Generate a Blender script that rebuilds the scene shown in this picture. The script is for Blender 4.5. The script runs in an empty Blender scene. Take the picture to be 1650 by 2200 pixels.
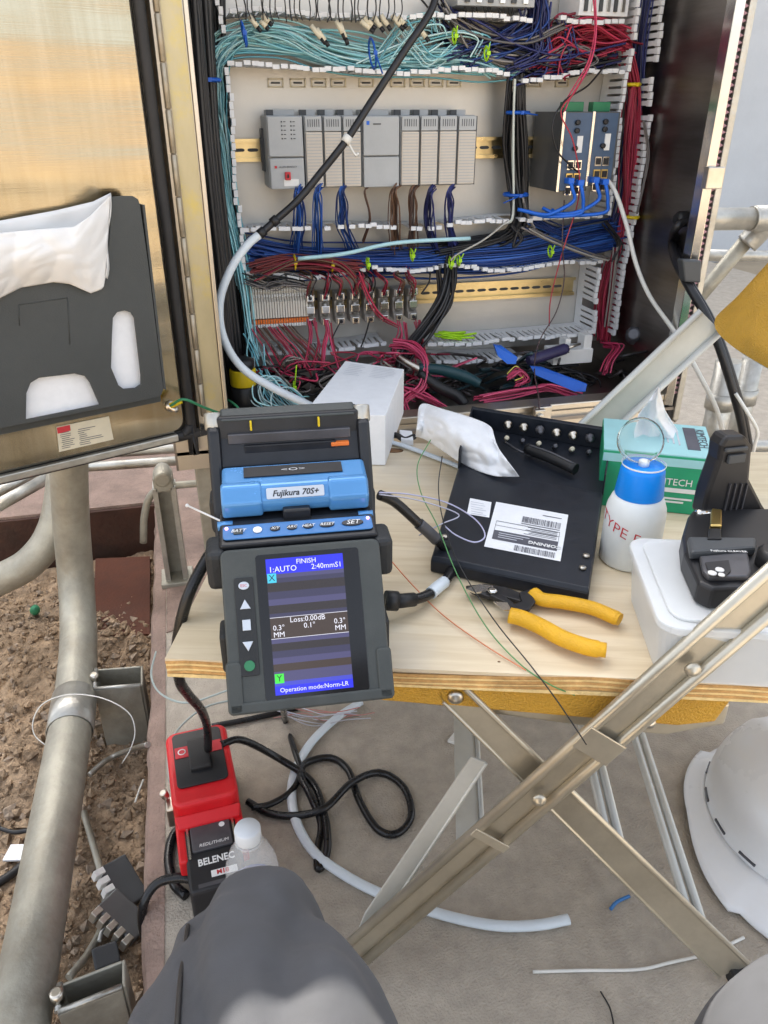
import bpy, math, random
from mathutils import Vector, Matrix, Quaternion, noise
R_=math.radians
sc=bpy.context.scene
col=sc.collection
# ------------------------------------------------------------------ camera
CAMZ=0.95; PITCH=R_(27.6); YAW=R_(14.0); FPX=1652.0
cd=bpy.data.cameras.new('camera'); cam=bpy.data.objects.new('camera',cd); col.objects.link(cam)
cam.location=(0,0,CAMZ); cam.rotation_euler=(math.pi/2-PITCH,0,-YAW)
cd.sensor_fit='VERTICAL'; cd.sensor_height=24.0; cd.lens=24.0*FPX/2200.0
cd.clip_start=0.02; cd.clip_end=400; sc.camera=cam
# ------------------------------------------------------------------ sky + sun
SUN_EL=R_(44); SUN_AZ=R_(-14)          # sun stands ahead of the viewer, behind the building
w=bpy.data.worlds.new('World'); sc.world=w; w.use_nodes=True
nt=w.node_tree; bg=nt.nodes['Background']
sky=nt.nodes.new('ShaderNodeTexSky'); sky.sky_type='NISHITA'; sky.sun_disc=False
sky.sun_elevation=SUN_EL; sky.sun_rotation=SUN_AZ; sky.air_density=1.0; sky.dust_density=4.0; sky.ozone_density=0.6
hs=nt.nodes.new('ShaderNodeHueSaturation'); hs.inputs['Saturation'].default_value=0.40
nt.links.new(sky.outputs[0],hs.inputs['Color']); nt.links.new(hs.outputs[0],bg.inputs['Color'])
bg.inputs['Strength'].default_value=0.15
sl=bpy.data.lights.new('sun','SUN'); sl.energy=4.2; sl.angle=R_(0.55); sl.color=(1,.93,.82)
so=bpy.data.objects.new('sun',sl); col.objects.link(so)
sd=Vector((math.sin(SUN_AZ)*math.cos(SUN_EL),math.cos(SUN_AZ)*math.cos(SUN_EL),math.sin(SUN_EL)))
so.rotation_euler=sd.to_track_quat('Z','Y').to_euler(); so.location=(0,0,8)
sc.view_settings.view_transform='Standard'; sc.view_settings.look='None'
sc.view_settings.gamma=1.0; sc.view_settings.exposure=1.92
# ------------------------------------------------------------------ survey: sight line -> point on a known plane
_r=Vector((math.cos(YAW),-math.sin(YAW),0)); _h=Vector((math.sin(YAW),math.cos(YAW),0)); _z=Vector((0,0,1))
_f=_h*math.cos(PITCH)-_z*math.sin(PITCH); _u=_h*math.sin(PITCH)+_z*math.cos(PITCH); _c=Vector((0,0,CAMZ))
def on(x,y,n,d):
    r=_f+_r*((x-825)/FPX)+_u*((1100-y)/FPX); n=Vector(n); return _c+r*((d-n.dot(_c))/n.dot(r))
def aZ(x,y,z): return on(x,y,(0,0,1),z)
def aY(x,y,v): return on(x,y,(0,1,0),v)
def aX(x,y,v): return on(x,y,(1,0,0),v)
rnd=random.Random(7)
# ------------------------------------------------------------------ materials
MT={}
def mat(name,c,rough=.5,metal=0.,var=.12,scale=25.,bump=0.,bscale=150.,rvar=.08,spec=.5,coat=0.,trans=0.,ior=1.45,sss=0.,emit=0.,alpha=1.,dirt=0.,dirtc=(.12,.09,.06),stretch=(1,1,1),aniso=0.,sheen=0.):
    m=bpy.data.materials.new(name); m.use_nodes=True; n=m.node_tree.nodes; l=m.node_tree.links
    b=n['Principled BSDF']; tc=n.new('ShaderNodeTexCoord'); mp=n.new('ShaderNodeMapping'); mp.inputs['Scale'].default_value=stretch
    l.new(tc.outputs['Object'],mp.inputs['Vector'])
    nz=n.new('ShaderNodeTexNoise'); nz.inputs['Scale'].default_value=scale; nz.inputs['Detail'].default_value=6; nz.inputs['Roughness'].default_value=.65
    l.new(mp.outputs[0],nz.inputs['Vector'])
    rp=n.new('ShaderNodeValToRGB'); rp.color_ramp.elements[0].position=.3; rp.color_ramp.elements[1].position=.7
    rp.color_ramp.elements[0].color=tuple(max(0,k*(1-var)) for k in c)+(1,); rp.color_ramp.elements[1].color=tuple(min(1,k*(1+var)) for k in c)+(1,)
    l.new(nz.outputs['Fac'],rp.inputs['Fac']); out=rp.outputs['Color']
    if dirt>0:
        n2=n.new('ShaderNodeTexNoise'); n2.inputs['Scale'].default_value=scale*.35+3; n2.inputs['Detail'].default_value=9; n2.inputs['Roughness'].default_value=.75
        l.new(tc.outputs['Object'],n2.inputs['Vector'])
        r2=n.new('ShaderNodeValToRGB'); r2.color_ramp.elements[0].position=.48; r2.color_ramp.elements[1].position=.75
        r2.color_ramp.elements[0].color=(0,0,0,1); r2.color_ramp.elements[1].color=(dirt,)*3+(1,)
        l.new(n2.outputs['Fac'],r2.inputs['Fac']); mx=n.new('ShaderNodeMix'); mx.data_type='RGBA'
        l.new(r2.outputs['Color'],mx.inputs[0]); l.new(out,mx.inputs[6]); mx.inputs[7].default_value=dirtc+(1,); out=mx.outputs[2]
    l.new(out,b.inputs['Base Color'])
    mr=n.new('ShaderNodeMapRange'); mr.inputs['To Min'].default_value=max(0,rough-rvar); mr.inputs['To Max'].default_value=min(1,rough+rvar)
    l.new(nz.outputs['Fac'],mr.inputs['Value']); l.new(mr.outputs[0],b.inputs['Roughness'])
    b.inputs['Metallic'].default_value=metal; b.inputs['Specular IOR Level'].default_value=spec
    b.inputs['Coat Weight'].default_value=coat; b.inputs['Transmission Weight'].default_value=trans; b.inputs['IOR'].default_value=ior
    if sss: b.inputs['Subsurface Weight'].default_value=sss; b.inputs['Subsurface Radius'].default_value=(.01,.01,.01)
    if aniso: b.inputs['Anisotropic'].default_value=aniso
    if sheen: b.inputs['Sheen Weight'].default_value=sheen
    b.inputs['Alpha'].default_value=alpha
    if emit: l.new(out,b.inputs['Emission Color']); b.inputs['Emission Strength'].default_value=emit
    if bump:
        n3=n.new('ShaderNodeTexNoise'); n3.inputs['Scale'].default_value=bscale; n3.inputs['Detail'].default_value=5
        l.new(mp.outputs[0],n3.inputs['Vector']); bp=n.new('ShaderNodeBump'); bp.inputs['Strength'].default_value=bump; bp.inputs['Distance'].default_value=.01
        l.new(n3.outputs['Fac'],bp.inputs['Height']); l.new(bp.outputs[0],b.inputs['Normal'])
    MT[name]=m; return m
def doormat(name):
    # rolled stainless sheet: slightly wavy, brushed, with faint vertical water runs
    m=bpy.data.materials.new(name); m.use_nodes=True; n=m.node_tree.nodes; l=m.node_tree.links; b=n['Principled BSDF']; b.inputs['Metallic'].default_value=1
    tc=n.new('ShaderNodeTexCoord')
    def nz(st,sc,det=4,ro=.5):
        mp=n.new('ShaderNodeMapping'); mp.inputs['Scale'].default_value=st; l.new(tc.outputs['Object'],mp.inputs['Vector']); k=n.new('ShaderNodeTexNoise'); k.inputs['Scale'].default_value=sc; k.inputs['Detail'].default_value=det; k.inputs['Roughness'].default_value=ro; l.new(mp.outputs[0],k.inputs['Vector']); return k.outputs['Fac']
    wave=nz((.35,1,3.2),3.,1.5); runs=nz((26,1,1.1),3.,5,.6); grain=nz((3,1,160),4.,3); blot=nz((1,1,1),7.,8,.7)
    rp=n.new('ShaderNodeValToRGB'); rp.color_ramp.elements[0].position=.35; rp.color_ramp.elements[1].position=.7; rp.color_ramp.elements[0].color=(.38,.325,.225,1); rp.color_ramp.elements[1].color=(.45,.40,.30,1); l.new(runs,rp.inputs['Fac']); l.new(rp.outputs[0],b.inputs['Base Color'])
    mr=n.new('ShaderNodeMapRange'); mr.inputs['From Min'].default_value=.3; mr.inputs['From Max'].default_value=.75; mr.inputs['To Min'].default_value=.13; mr.inputs['To Max'].default_value=.30; l.new(blot,mr.inputs['Value']); l.new(mr.outputs[0],b.inputs['Roughness'])
    b1=n.new('ShaderNodeBump'); b1.inputs['Strength'].default_value=.32; b1.inputs['Distance'].default_value=.03; l.new(wave,b1.inputs['Height'])
    b2=n.new('ShaderNodeBump'); b2.inputs['Strength'].default_value=.03; b2.inputs['Distance'].default_value=.004; l.new(grain,b2.inputs['Height']); l.new(b1.outputs[0],b2.inputs['Normal']); l.new(b2.outputs[0],b.inputs['Normal'])
    MT[name]=m
def crease(p,s,seed=0.): return abs(noise.noise(Vector((p[0]*s+seed,p[1]*s,seed*.7))))*2-.4
def wiremat(name,base,rough=.4,spec=.5,trans=0.):
    # insulation colour carried per wire by an attribute
    m=bpy.data.materials.new(name); m.use_nodes=True; n=m.node_tree.nodes; l=m.node_tree.links; b=n['Principled BSDF']
    a=n.new('ShaderNodeAttribute'); a.attribute_name='wirecol'; l.new(a.outputs['Color'],b.inputs['Base Color'])
    b.inputs['Roughness'].default_value=rough; b.inputs['Specular IOR Level'].default_value=spec; b.inputs['Transmission Weight'].default_value=trans
    MT[name]=m; return m
# ------------------------------------------------------------------ mesh builder
def smoothpts(pts,seg):
    P=[Vector(p) for p in pts]
    if len(P)<3 or seg<2: return P
    P=[P[0]*2-P[1]]+P+[P[-1]*2-P[-2]]; o=[]
    for i in range(1,len(P)-2):
        a,b,c,d=P[i-1:i+3]
        for k in range(seg):
            t=k/seg; o.append(.5*((2*b)+(c-a)*t+(2*a-5*b+4*c-d)*t*t+(3*b-a-3*c+d)*t**3))
    o.append(P[-2]); return o
class MB:
    def __init__(s): s.v=[];s.f=[];s.mi=[];s.sm=[];s.c=[];s.cc=None;s.useC=False
    def _add(s,vs,fs,mi=0,sm=False):
        k=len(s.v); s.v+=[tuple(p) for p in vs]
        for f in fs: s.f.append(tuple(i+k for i in f)); s.mi.append(mi); s.sm.append(sm); s.c.append(s.cc)
    def box(s,c,d,rot=None,mi=0,taper=1.,chx=0.):
        hx,hy,hz=d[0]/2,d[1]/2,d[2]/2; c=Vector(c); vs=[]
        for z in(-1,1):
            t=taper if z>0 else 1.
            for x,y in((-1,-1),(1,-1),(1,1),(-1,1)):
                p=Vector((x*hx*t,y*hy*t,z*hz)); p=rot@p if rot else p; vs.append(c+p)
        s._add(vs,[(0,3,2,1),(4,5,6,7),(0,1,5,4),(1,2,6,5),(2,3,7,6),(3,0,4,7)],mi); return s
    def hexa(s,b,t,mi=0):   # 4 bottom points, 4 top points
        s._add(list(b)+list(t),[(0,3,2,1),(4,5,6,7),(0,1,5,4),(1,2,6,5),(2,3,7,6),(3,0,4,7)],mi); return s
    def prism(s,poly,vec,mi=0,sm=False): # polygon (3d points) extruded by vec
        n=len(poly); vec=Vector(vec); a=[Vector(p) for p in poly]; b=[p+vec for p in a]
        s._add(a+b,[tuple(range(n-1,-1,-1)),tuple(range(n,2*n))],mi)
        k=len(s.v)-2*n
        for i in range(n):
            j=(i+1)%n; s.f.append((k+i,k+j,k+n+j,k+n+i)); s.mi.append(mi); s.sm.append(sm); s.c.append(s.cc)
        return s
    def quad(s,a,b,c,d,mi=0): s._add([a,b,c,d],[(0,1,2,3)],mi); return s
    def tube(s,pts,r,sides=8,seg=6,mi=0,cap=True,flat=1.):
        P=smoothpts(pts,seg); n=len(P); rr=r if callable(r) else (lambda t:r)
        t0=(P[1]-P[0]).normalized(); up=Vector((0,0,1)) if abs(t0.z)<.9 else Vector((1,0,0))
        nx=t0.cross(up).normalized(); vs=[]
        for i,p in enumerate(P):
            t=(P[min(i+1,n-1)]-P[max(i-1,0)])
            t=t.normalized() if t.length>1e-9 else t0
            q=t0.rotation_difference(t); nx=q@nx; nx=(nx-t*nx.dot(t)).normalized(); ny=t.cross(nx); t0=t
            ra=rr(i/(n-1))
            for k in range(sides):
                a=2*math.pi*k/sides; vs.append(p+nx*(math.cos(a)*ra)+ny*(math.sin(a)*ra*flat))
        fs=[]
        for i in range(n-1):
            for k in range(sides):
                k2=(k+1)%sides; fs.append((i*sides+k,i*sides+k2,(i+1)*sides+k2,(i+1)*sides+k))
        s._add(vs,fs,mi,True)
        if cap:
            kk=len(s.v)-len(vs)
            for f in(tuple(range(sides-1,-1,-1)),tuple(range((n-1)*sides,n*sides))):
                s.f.append(tuple(i+kk for i in f)); s.mi.append(mi); s.sm.append(False); s.c.append(s.cc)
        return s
    def lathe(s,prof,c=(0,0,0),axis=(0,0,1),n=32,mi=0,cap=True,ell=1.):
        c=Vector(c); q=Vector((0,0,1)).rotation_difference(Vector(axis).normalized()); vs=[]; m=len(prof)
        for r,z in prof:
            for k in range(n):
                a=2*math.pi*k/n; vs.append(c+q@Vector((r*math.cos(a),r*ell*math.sin(a),z)))
        fs=[(i*n+k,i*n+(k+1)%n,(i+1)*n+(k+1)%n,(i+1)*n+k) for i in range(m-1) for k in range(n)]
        s._add(vs,fs,mi,True); k0=len(s.v)-len(vs)
        if cap:
            for f in(tuple(range(n-1,-1,-1)),tuple(range((m-1)*n,m*n))):
                s.f.append(tuple(i+k0 for i in f)); s.mi.append(mi); s.sm.append(False); s.c.append(s.cc)
        return s
    def grid(s,fn,nu,nv,mi=0,sm=True):
        vs=[fn(i/nu,j/nv) for j in range(nv+1) for i in range(nu+1)]
        fs=[(j*(nu+1)+i,j*(nu+1)+i+1,(j+1)*(nu+1)+i+1,(j+1)*(nu+1)+i) for j in range(nv) for i in range(nu)]
        s._add(vs,fs,mi,sm); return s
    def mesh(s,name,mats):
        me=bpy.data.meshes.new(name); me.from_pydata(s.v,[],s.f)
        for m in (mats if isinstance(mats,(list,tuple)) else [mats]): me.materials.append(MT[m] if isinstance(m,str) else m)
        me.polygons.foreach_set('material_index',s.mi); me.polygons.foreach_set('use_smooth',s.sm)
        if any(c is not None for c in s.c):
            at=me.color_attributes.new('wirecol','FLOAT_COLOR','CORNER'); buf=[]
            for f,c in zip(s.f,s.c): buf+=list((c or (.5,.5,.5))+(1.,))*len(f)
            at.data.foreach_set('color',buf)
        me.update(); return me
    def build(s,name,mats,parent=None,loc=None,rot=None,bevel=0,bseg=2,sub=0,solid=0,world=False):
        o=bpy.data.objects.new(name,s.mesh(name,mats)); col.objects.link(o); return fin(o,parent,loc,rot,bevel,bseg,sub,solid,world)
def fin(o,parent=None,loc=None,rot=None,bevel=0,bseg=2,sub=0,solid=0,world=False):
    if parent: o.parent=parent
    if world and parent: o.matrix_parent_inverse=wmat(parent).inverted()
    if loc is not None: o.location=loc
    if rot is not None: o.rotation_euler=rot
    if solid:
        md=o.modifiers.new('s','SOLIDIFY'); md.thickness=solid; md.offset=0
    if bevel:
        md=o.modifiers.new('b','BEVEL'); md.width=bevel; md.segments=bseg; md.limit_method='ANGLE'; md.angle_limit=R_(35); md.harden_normals=False
    if sub:
        md=o.modifiers.new('u','SUBSURF'); md.levels=sub; md.render_levels=sub
    return o
def wmat(o):
    m=Matrix.LocRotScale(o.location,o.rotation_euler,None)
    if o.parent: m=wmat(o.parent)@o.matrix_parent_inverse@m
    return m
def tag(o,label,cat,group=None,kind=None):
    o['label']=label
    if cat: o['category']=cat
    if group: o['group']=group
    if kind: o['kind']=kind
    return o
def thing(name,label,cat,loc=(0,0,0),rz=0,group=None,rot=None):
    o=bpy.data.objects.new(name,None); col.objects.link(o); o.empty_display_size=.05
    o.location=loc; o.rotation_euler=rot if rot else (0,0,rz); return tag(o,label,cat,group)
def struct(o): o['kind']='structure'; return o
def rect(x0,x1,y0,y1,z,r=.0,n=5):   # rounded rectangle outline at height z
    if r<=0: return [(x0,y0,z),(x1,y0,z),(x1,y1,z),(x0,y1,z)]
    o=[]
    for cx,cy,a0 in((x1-r,y0+r,-90),(x1-r,y1-r,0),(x0+r,y1-r,90),(x0+r,y0+r,180)):
        for k in range(n+1):
            a=R_(a0+90*k/n); o.append((cx+r*math.cos(a),cy+r*math.sin(a),z))
    return o
def text(name,s,size,mats,parent,M,ext=.0002,align='CENTER',shear=0.,bold=0.,sx=1.,world=True):
    cu=bpy.data.curves.new(name,'FONT'); cu.body=s; cu.size=size; cu.extrude=ext; cu.align_x=align; cu.align_y='CENTER'; cu.shear=shear; cu.offset=bold; cu.resolution_u=2
    to=bpy.data.objects.new('tmp',cu); me=bpy.data.meshes.new_from_object(to); bpy.data.objects.remove(to); bpy.data.curves.remove(cu)
    me.name=name
    for v in me.vertices: v.co.x*=sx
    me.materials.clear(); me.materials.append(MT[mats])
    if M is not None: me.transform(M)
    o=bpy.data.objects.new(name,me); col.objects.link(o); return fin(o,parent,world=world) if parent else o
def frame(o,x,up):       # matrix with origin o, x axis along x, y axis close to up
    x=Vector(x).normalized(); z=x.cross(Vector(up)).normalized(); y=z.cross(x)
    m=Matrix((x,y,z)).transposed().to_4x4(); m.translation=Vector(o); return m
def jit(s): return Vector((rnd.uniform(-s,s),rnd.uniform(-s,s),rnd.uniform(-s,s)))
def bundle(mb,pts,n,spread,r,cols,seg=5,sides=4,wob=.3,tight=None,flat=(1,1,1)):
    P=[Vector(p) for p in pts]
    for k in range(n if n<4 else int(n*1.35)):
        o=Vector((rnd.gauss(0,.5),rnd.gauss(0,.5),rnd.gauss(0,.5)))*spread
        q=[]
        for i,p in enumerate(P):
            f=1. if tight is None else tight[min(i,len(tight)-1)]
            d=(o*f+Vector((rnd.gauss(0,.5),rnd.gauss(0,.5),rnd.gauss(0,.5)))*spread*wob*f)
            q.append(p+Vector((d.x*flat[0],d.y*flat[1],d.z*flat[2])))
        c=rnd.choice(cols); v=rnd.uniform(.8,1.2); mb.cc=tuple(min(1,x*v) for x in c)
        mb.tube(q,r*rnd.uniform(.85,1.15),sides=sides,seg=seg,cap=False)
    mb.cc=None
# ------------------------------------------------------------------ palette
mat('concrete',(.42,.368,.30),.92,var=.16,scale=28,bump=.45,bscale=300,dirt=.38,dirtc=(.27,.23,.185))
mat('pink_concrete',(.29,.205,.165),.92,var=.25,scale=14,bump=.5,bscale=160,dirt=.5,dirtc=(.20,.16,.13))
mat('brown_paint',(.055,.022,.013),.8,var=.35,scale=10,bump=.3,bscale=90,dirt=.5,dirtc=(.05,.035,.025))
mat('rust_plate',(.085,.022,.007),.75,var=.4,scale=6,bump=.2,dirt=.5,dirtc=(.06,.02,.008))
mat('dirt',(.33,.235,.15),.97,var=.5,scale=26,bump=1.,bscale=120,dirt=.5,dirtc=(.21,.145,.09))
mat('added_hill',(.27,.20,.15),.95,var=.3,scale=.08)  # brown of the added ridge, meant to show only mirrored in the door
mat('stone',(.29,.225,.165),.92,var=.4,scale=40,bump=.4)
mat('yard',(.38,.305,.21),.95,var=.25,scale=.6,dirt=.4,dirtc=(.30,.22,.14))
mat('wall_paint',(.50,.53,.56),.7,var=.06,scale=1.5,bump=.1,bscale=30,dirt=.25,dirtc=(.38,.40,.42))
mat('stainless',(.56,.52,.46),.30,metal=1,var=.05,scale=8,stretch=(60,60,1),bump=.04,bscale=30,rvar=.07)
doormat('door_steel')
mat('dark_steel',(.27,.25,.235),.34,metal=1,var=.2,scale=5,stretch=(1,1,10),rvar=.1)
mat('edge_steel',(.60,.55,.47),.36,metal=1,var=.1,scale=20,dirt=.35,dirtc=(.30,.24,.17))
mat('painted_reflection',(.46,.40,.25),.42,metal=.6,var=.12,scale=14,stretch=(1,1,.4),dirt=.9,dirtc=(.62,.47,.03))  # yellow reflection on the flange, painted in as noise patches over beige metal
mat('gasket',(.018,.017,.017),.55,var=.3)
mat('rubber',(.014,.014,.015),.45,var=.3,scale=60,rvar=.12)
mat('cable_black',(.016,.016,.018),.34,var=.3,scale=40)
mat('cord_black',(.010,.010,.011),.28,var=.3,scale=40)
mat('panel',(.56,.545,.51),.42,metal=.55,var=.06,scale=5,bump=.03,bscale=90,dirt=.2,dirtc=(.42,.37,.28))
mat('duct',(.76,.77,.78),.5,var=.06,scale=40,dirt=.2,dirtc=(.48,.47,.45))
mat('duct_in',(.26,.27,.29),.6,var=.1)
mat('din',(.62,.50,.27),.3,metal=1,var=.12,scale=30)
mat('plc',(.40,.415,.42),.5,var=.05,scale=30,bump=.04,bscale=500)
mat('plc_dark',(.055,.06,.065),.5,var=.1)
mat('plc_door',(.56,.51,.44),.45,var=.05,scale=30)
mat('black',(.015,.015,.017),.42,var=.2,scale=60)
mat('black_metal',(.012,.015,.022),.42,var=.25,scale=60,bump=.06,bscale=900)
mat('white',(.78,.78,.76),.55,var=.04)
mat('paper',(.86,.87,.88),.75,var=.04,scale=60,bump=.05,bscale=40)
mat('print',(.10,.10,.12),.7,var=.2)
mat('red_print',(.55,.04,.05),.6,var=.1)
mat('cream',(.66,.60,.45),.6,var=.08)
mat('pocket',(.060,.064,.062),.6,var=.12,scale=8,bump=.12,bscale=600,dirt=.3,dirtc=(.085,.085,.08))
mat('bag',(.80,.79,.77),.45,var=.02,scale=3)
mat('galv',(.46,.45,.41),.42,metal=.85,var=.2,scale=22,bump=.12,bscale=120,dirt=.55,dirtc=(.33,.29,.22))
mat('galv_dull',(.36,.345,.29),.55,metal=.6,var=.22,scale=16,bump=.15,bscale=90,dirt=.55,dirtc=(.24,.20,.14))
mat('chair_paint',(.56,.515,.42),.34,metal=.75,var=.10,scale=14,dirt=.35,dirtc=(.28,.24,.18),bump=.03)
mat('chair_far',(.56,.565,.53),.4,metal=.2,var=.1,scale=14,dirt=.3,dirtc=(.45,.44,.40))
mat('bolt',(.58,.54,.47),.3,metal=1,var=.15)
mat('green_plastic',(.03,.20,.09),.45,var=.15)
mat('blue_plastic',(.012,.13,.62),.4,var=.12)
mat('switch_body',(.12,.125,.13),.45,metal=.5,var=.1)
mat('switch_front',(.06,.10,.17),.4,var=.15)
mat('chrome',(.7,.68,.64),.18,metal=1,var=.05)
mat('gold',(.62,.45,.16),.3,metal=1,var=.1)
mat('orange',(.75,.18,.03),.5,var=.1)
mat('term_beige',(.68,.64,.56),.5,var=.08)
mat('fuse',(.30,.28,.255),.42,var=.2,scale=80)
mat('yellow_tape',(.68,.50,.01),.45,var=.1)
mat('lime',(.42,.75,.02),.5,var=.1)
mat('tie_blue',(.01,.10,.50),.4,var=.1)
mat('aqua_tube',(.42,.66,.70),.3,var=.05,sss=.2)
mat('hinge',(.40,.35,.27),.5,metal=.8,var=.25,scale=40)
mat('tie_white',(.72,.71,.66),.45,var=.08)
mat('tube_white',(.66,.72,.76),.32,var=.06,scale=20,sss=.25)
wiremat('wire','x'); wiremat('fiber','x',rough=.3)
# ================================================================== seated person, only the legs reach into view
mat('trousers',(.040,.042,.048),.85,var=.14,scale=35,bump=.10,bscale=1500,sheen=.04,dirt=.12,dirtc=(.045,.05,.06))
mat('shoe',(.05,.035,.025),.6,var=.2)
def skin_person():
    J={'pelvis':((.165,-.15,.52),(.15,.12)),'hipL':((.075,-.08,.505),(.104,.098)),'thL':((.024,.10,.505),(.108,.094)),'thL2':((-.010,.225,.482),(.106,.086)),'kneL':((-.014,.312,.458),(.074,.068)),'knL2':((-.020,.338,.418),(.064,.060)),'shL':((-.024,.330,.28),(.056,.058)),'ankL':((-.035,.320,.11),(.052,.056)),
       'hipR':((.262,-.19,.505),(.104,.098)),'thR':((.280,-.06,.495),(.096,.088)),'thR2':((.284,.080,.490),(.092,.082)),'kneR':((.306,.160,.462),(.080,.072)),'knR2':((.314,.186,.420),(.066,.060)),'shR':((.315,.20,.28),(.056,.056)),'ankR':((.325,.165,.11),(.052,.052)),
       'waist':((.165,-.24,.66),(.15,.105)),'chest':((.165,-.33,.84),(.16,.11))}
    E=[('pelvis','hipL'),('hipL','thL'),('thL','thL2'),('thL2','kneL'),('kneL','knL2'),('knL2','shL'),('shL','ankL'),('pelvis','hipR'),('hipR','thR'),('thR','thR2'),('thR2','kneR'),('kneR','knR2'),('knR2','shR'),('shR','ankR'),('pelvis','waist'),('waist','chest')]
    mb=MB()
    def limb(names,n=8):
        P=[Vector(J[k][0]) for k in names]; R0=[(J[k][1][0]+J[k][1][1])/2*.94 for k in names]; m_=len(names)-1
        mb.tube(P,lambda t:R0[min(m_-1,int(t*m_))]*(1-(t*m_-min(m_-1,int(t*m_))))+R0[min(m_-1,int(t*m_))+1]*(t*m_-min(m_-1,int(t*m_))),sides=28,seg=n)
        for q,r in zip(P[:-1],R0[:-1]): mb.lathe([(r*math.cos(R_(a))+1e-5,r*math.sin(R_(a))) for a in range(-90,91,15)],q,n=24)
    limb(['hipL','thL','thL2','kneL','knL2','shL','ankL']); limb(['hipR','thR','thR2','kneR','knR2','shR','ankR']); limb(['hipL','pelvis','hipR']); limb(['pelvis','waist','chest'])
    o=mb.build('person','trousers')
    md=o.modifiers.new('remesh','REMESH'); md.mode='VOXEL'; md.voxel_size=.0075; md.use_smooth_shade=True
    sm=o.modifiers.new('smooth','SMOOTH'); sm.iterations=14; sm.factor=.5
    dg=bpy.context.evaluated_depsgraph_get(); ev=o.evaluated_get(dg); m2=bpy.data.meshes.new_from_object(ev); o.modifiers.clear(); o.data=m2
    # cloth folds
    src_=[(v.co.copy(),v.normal.copy()) for v in m2.vertices]; new_=[]
    for p,n in src_:
        # soft lengthwise drapes plus pinched creases across the bend of the knee
        f=noise.noise(Vector((p.x*9,p.y*4,p.z*6)))*.012
        f-=max(0,1-abs(noise.noise(Vector((p.x*13+p.z*5,p.y*3.2+1,4))))*4)*.014
        f-=max(0,1-abs(noise.noise(Vector((p.x*7+p.y*10,p.y*7-p.x*8,p.z*9+2))))*4)*.006
        f+=noise.noise(Vector((p.x*45,p.y*30,p.z*40)))*.0008
        new_.append(p+n*f)
    eg=[tuple(e.vertices) for e in m2.edges]
    for _ in range(3):          # let the cloth relax so creases stay soft
        acc=[Vector() for _k in new_]; cnt=[0]*len(new_)
        for a,b in eg: acc[a]+=new_[b]; acc[b]+=new_[a]; cnt[a]+=1; cnt[b]+=1
        new_=[p.lerp(q/c,.5) if c else p for p,q,c in zip(new_,acc,cnt)]
    m2.vertices.foreach_set('co',[c for p in new_ for c in p]); m2.update()
    m2.materials.clear(); m2.materials.append(MT['trousers'])
    for p in m2.polygons: p.use_smooth=True
    return tag(o,'seated person in dark grey work trousers, knees at the bottom edge','person')
per=skin_person()
# outer leg seam: a raised double-stitched welt along the thigh
from mathutils.bvhtree import BVHTree
bv=BVHTree.FromPolygons([v.co.copy() for v in per.data.vertices],[tuple(p.vertices) for p in per.data.polygons])
pts=[]
for k in range(26):
    y=-.02+k*.0145; hit=bv.ray_cast(Vector((-.047,y,1.)),Vector((0,0,-1)))
    if hit[0] and hit[0].z>.46: pts.append(hit[0]+Vector((0,0,.0011)))
m=MB(); m.tube(pts[::4]+pts[-1:],.0015,sides=6,seg=6); m.build('seam','gasket',per)
for x,y in((-.035,.30),(.325,.145)):
    m=MB(); m.prism([(x-.045,y+.16,.002),(x-.05,y-.02,.002),(x-.035,y-.10,.002),(x+.035,y-.10,.002),(x+.05,y-.02,.002),(x+.045,y+.16,.002),(x,y+.19,.002)],(0,0,.075)); m.build('shoe','shoe',per,bevel=.02,bseg=4)
# ================================================================== setting
hl=MB(); hl.grid(lambda u,v:((u-.5)*290,-45-70*v,-.27+7.5*math.sin(math.pi*v)**1.5*(.6+.4*noise.noise(Vector((u*9,v*2,0)))) ),60,14); struct(hl.build('added_hills','added_hill'))  # unseen ridge behind the camera, added for a brown band in the door reflection
YB=aZ(270,1085,0).y; PX=-.154
g=MB(); g.grid(lambda u,v:((u-.5)*300,(v-.5)*300,-.26),40,40,sm=False); struct(g.build('ground','yard'))
p=MB(); p.prism([(PX+.03,-2.2,-.25),(3.6,-2.2,-.25),(3.6,6.2,-.25),(PX+.03,6.2,-.25)],(0,0,.25)); struct(p.build('concrete_pad','concrete'))
p=MB()
def edge(u,v):
    y=-2.2+u*(YB+2.2+.3); n=noise.noise(Vector((y*9,3,1)))*.006+noise.noise(Vector((y*31,1,8)))*.003
    prof=[(PX+n,-.25),(PX+n,-.012),(PX+.006+n*.8,-.001),(PX+.030,.0015)]
    x,z=prof[int(round(v*3))]; return (x,y,z)
p.grid(edge,160,3,sm=False); struct(p.build('pad_edge','pink_concrete'))
p=MB(); p.prism([(-5,YB,-.25),(PX+.0305,YB,-.25),(PX+.0305,6.2,-.25),(-5,6.2,-.25)],(0,0,.2515)); struct(p.build('back_slab','pink_concrete'))
p=MB(); p.prism([(PX+.032,1.35,0.0005),(.14,1.45,.0005),(.2,6,.0005),(PX+.032,6,.0005)],(0,0,.0025)); struct(p.build('pink_floor_patch','pink_concrete'))
p=MB(); p.box((-2.6,YB-.008,-.105),(4.9,.012,.20)); struct(p.build('brown_slab_face','brown_paint'))
DZ=-.13
def dirtf(u,v):
    x=-1.9+u*(1.9+PX+.02); y=-.2+v*(YB+.15)
    z=DZ+noise.noise(Vector((x*4,y*4,0)))*.03+noise.noise(Vector((x*14,y*14,2)))*.014+noise.noise(Vector((x*40,y*40,5)))*.008+abs(noise.noise(Vector((x*75,y*75,9))))*.012-.004
    if x>PX-.02: z-=.02
    return (x,y,z)
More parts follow.
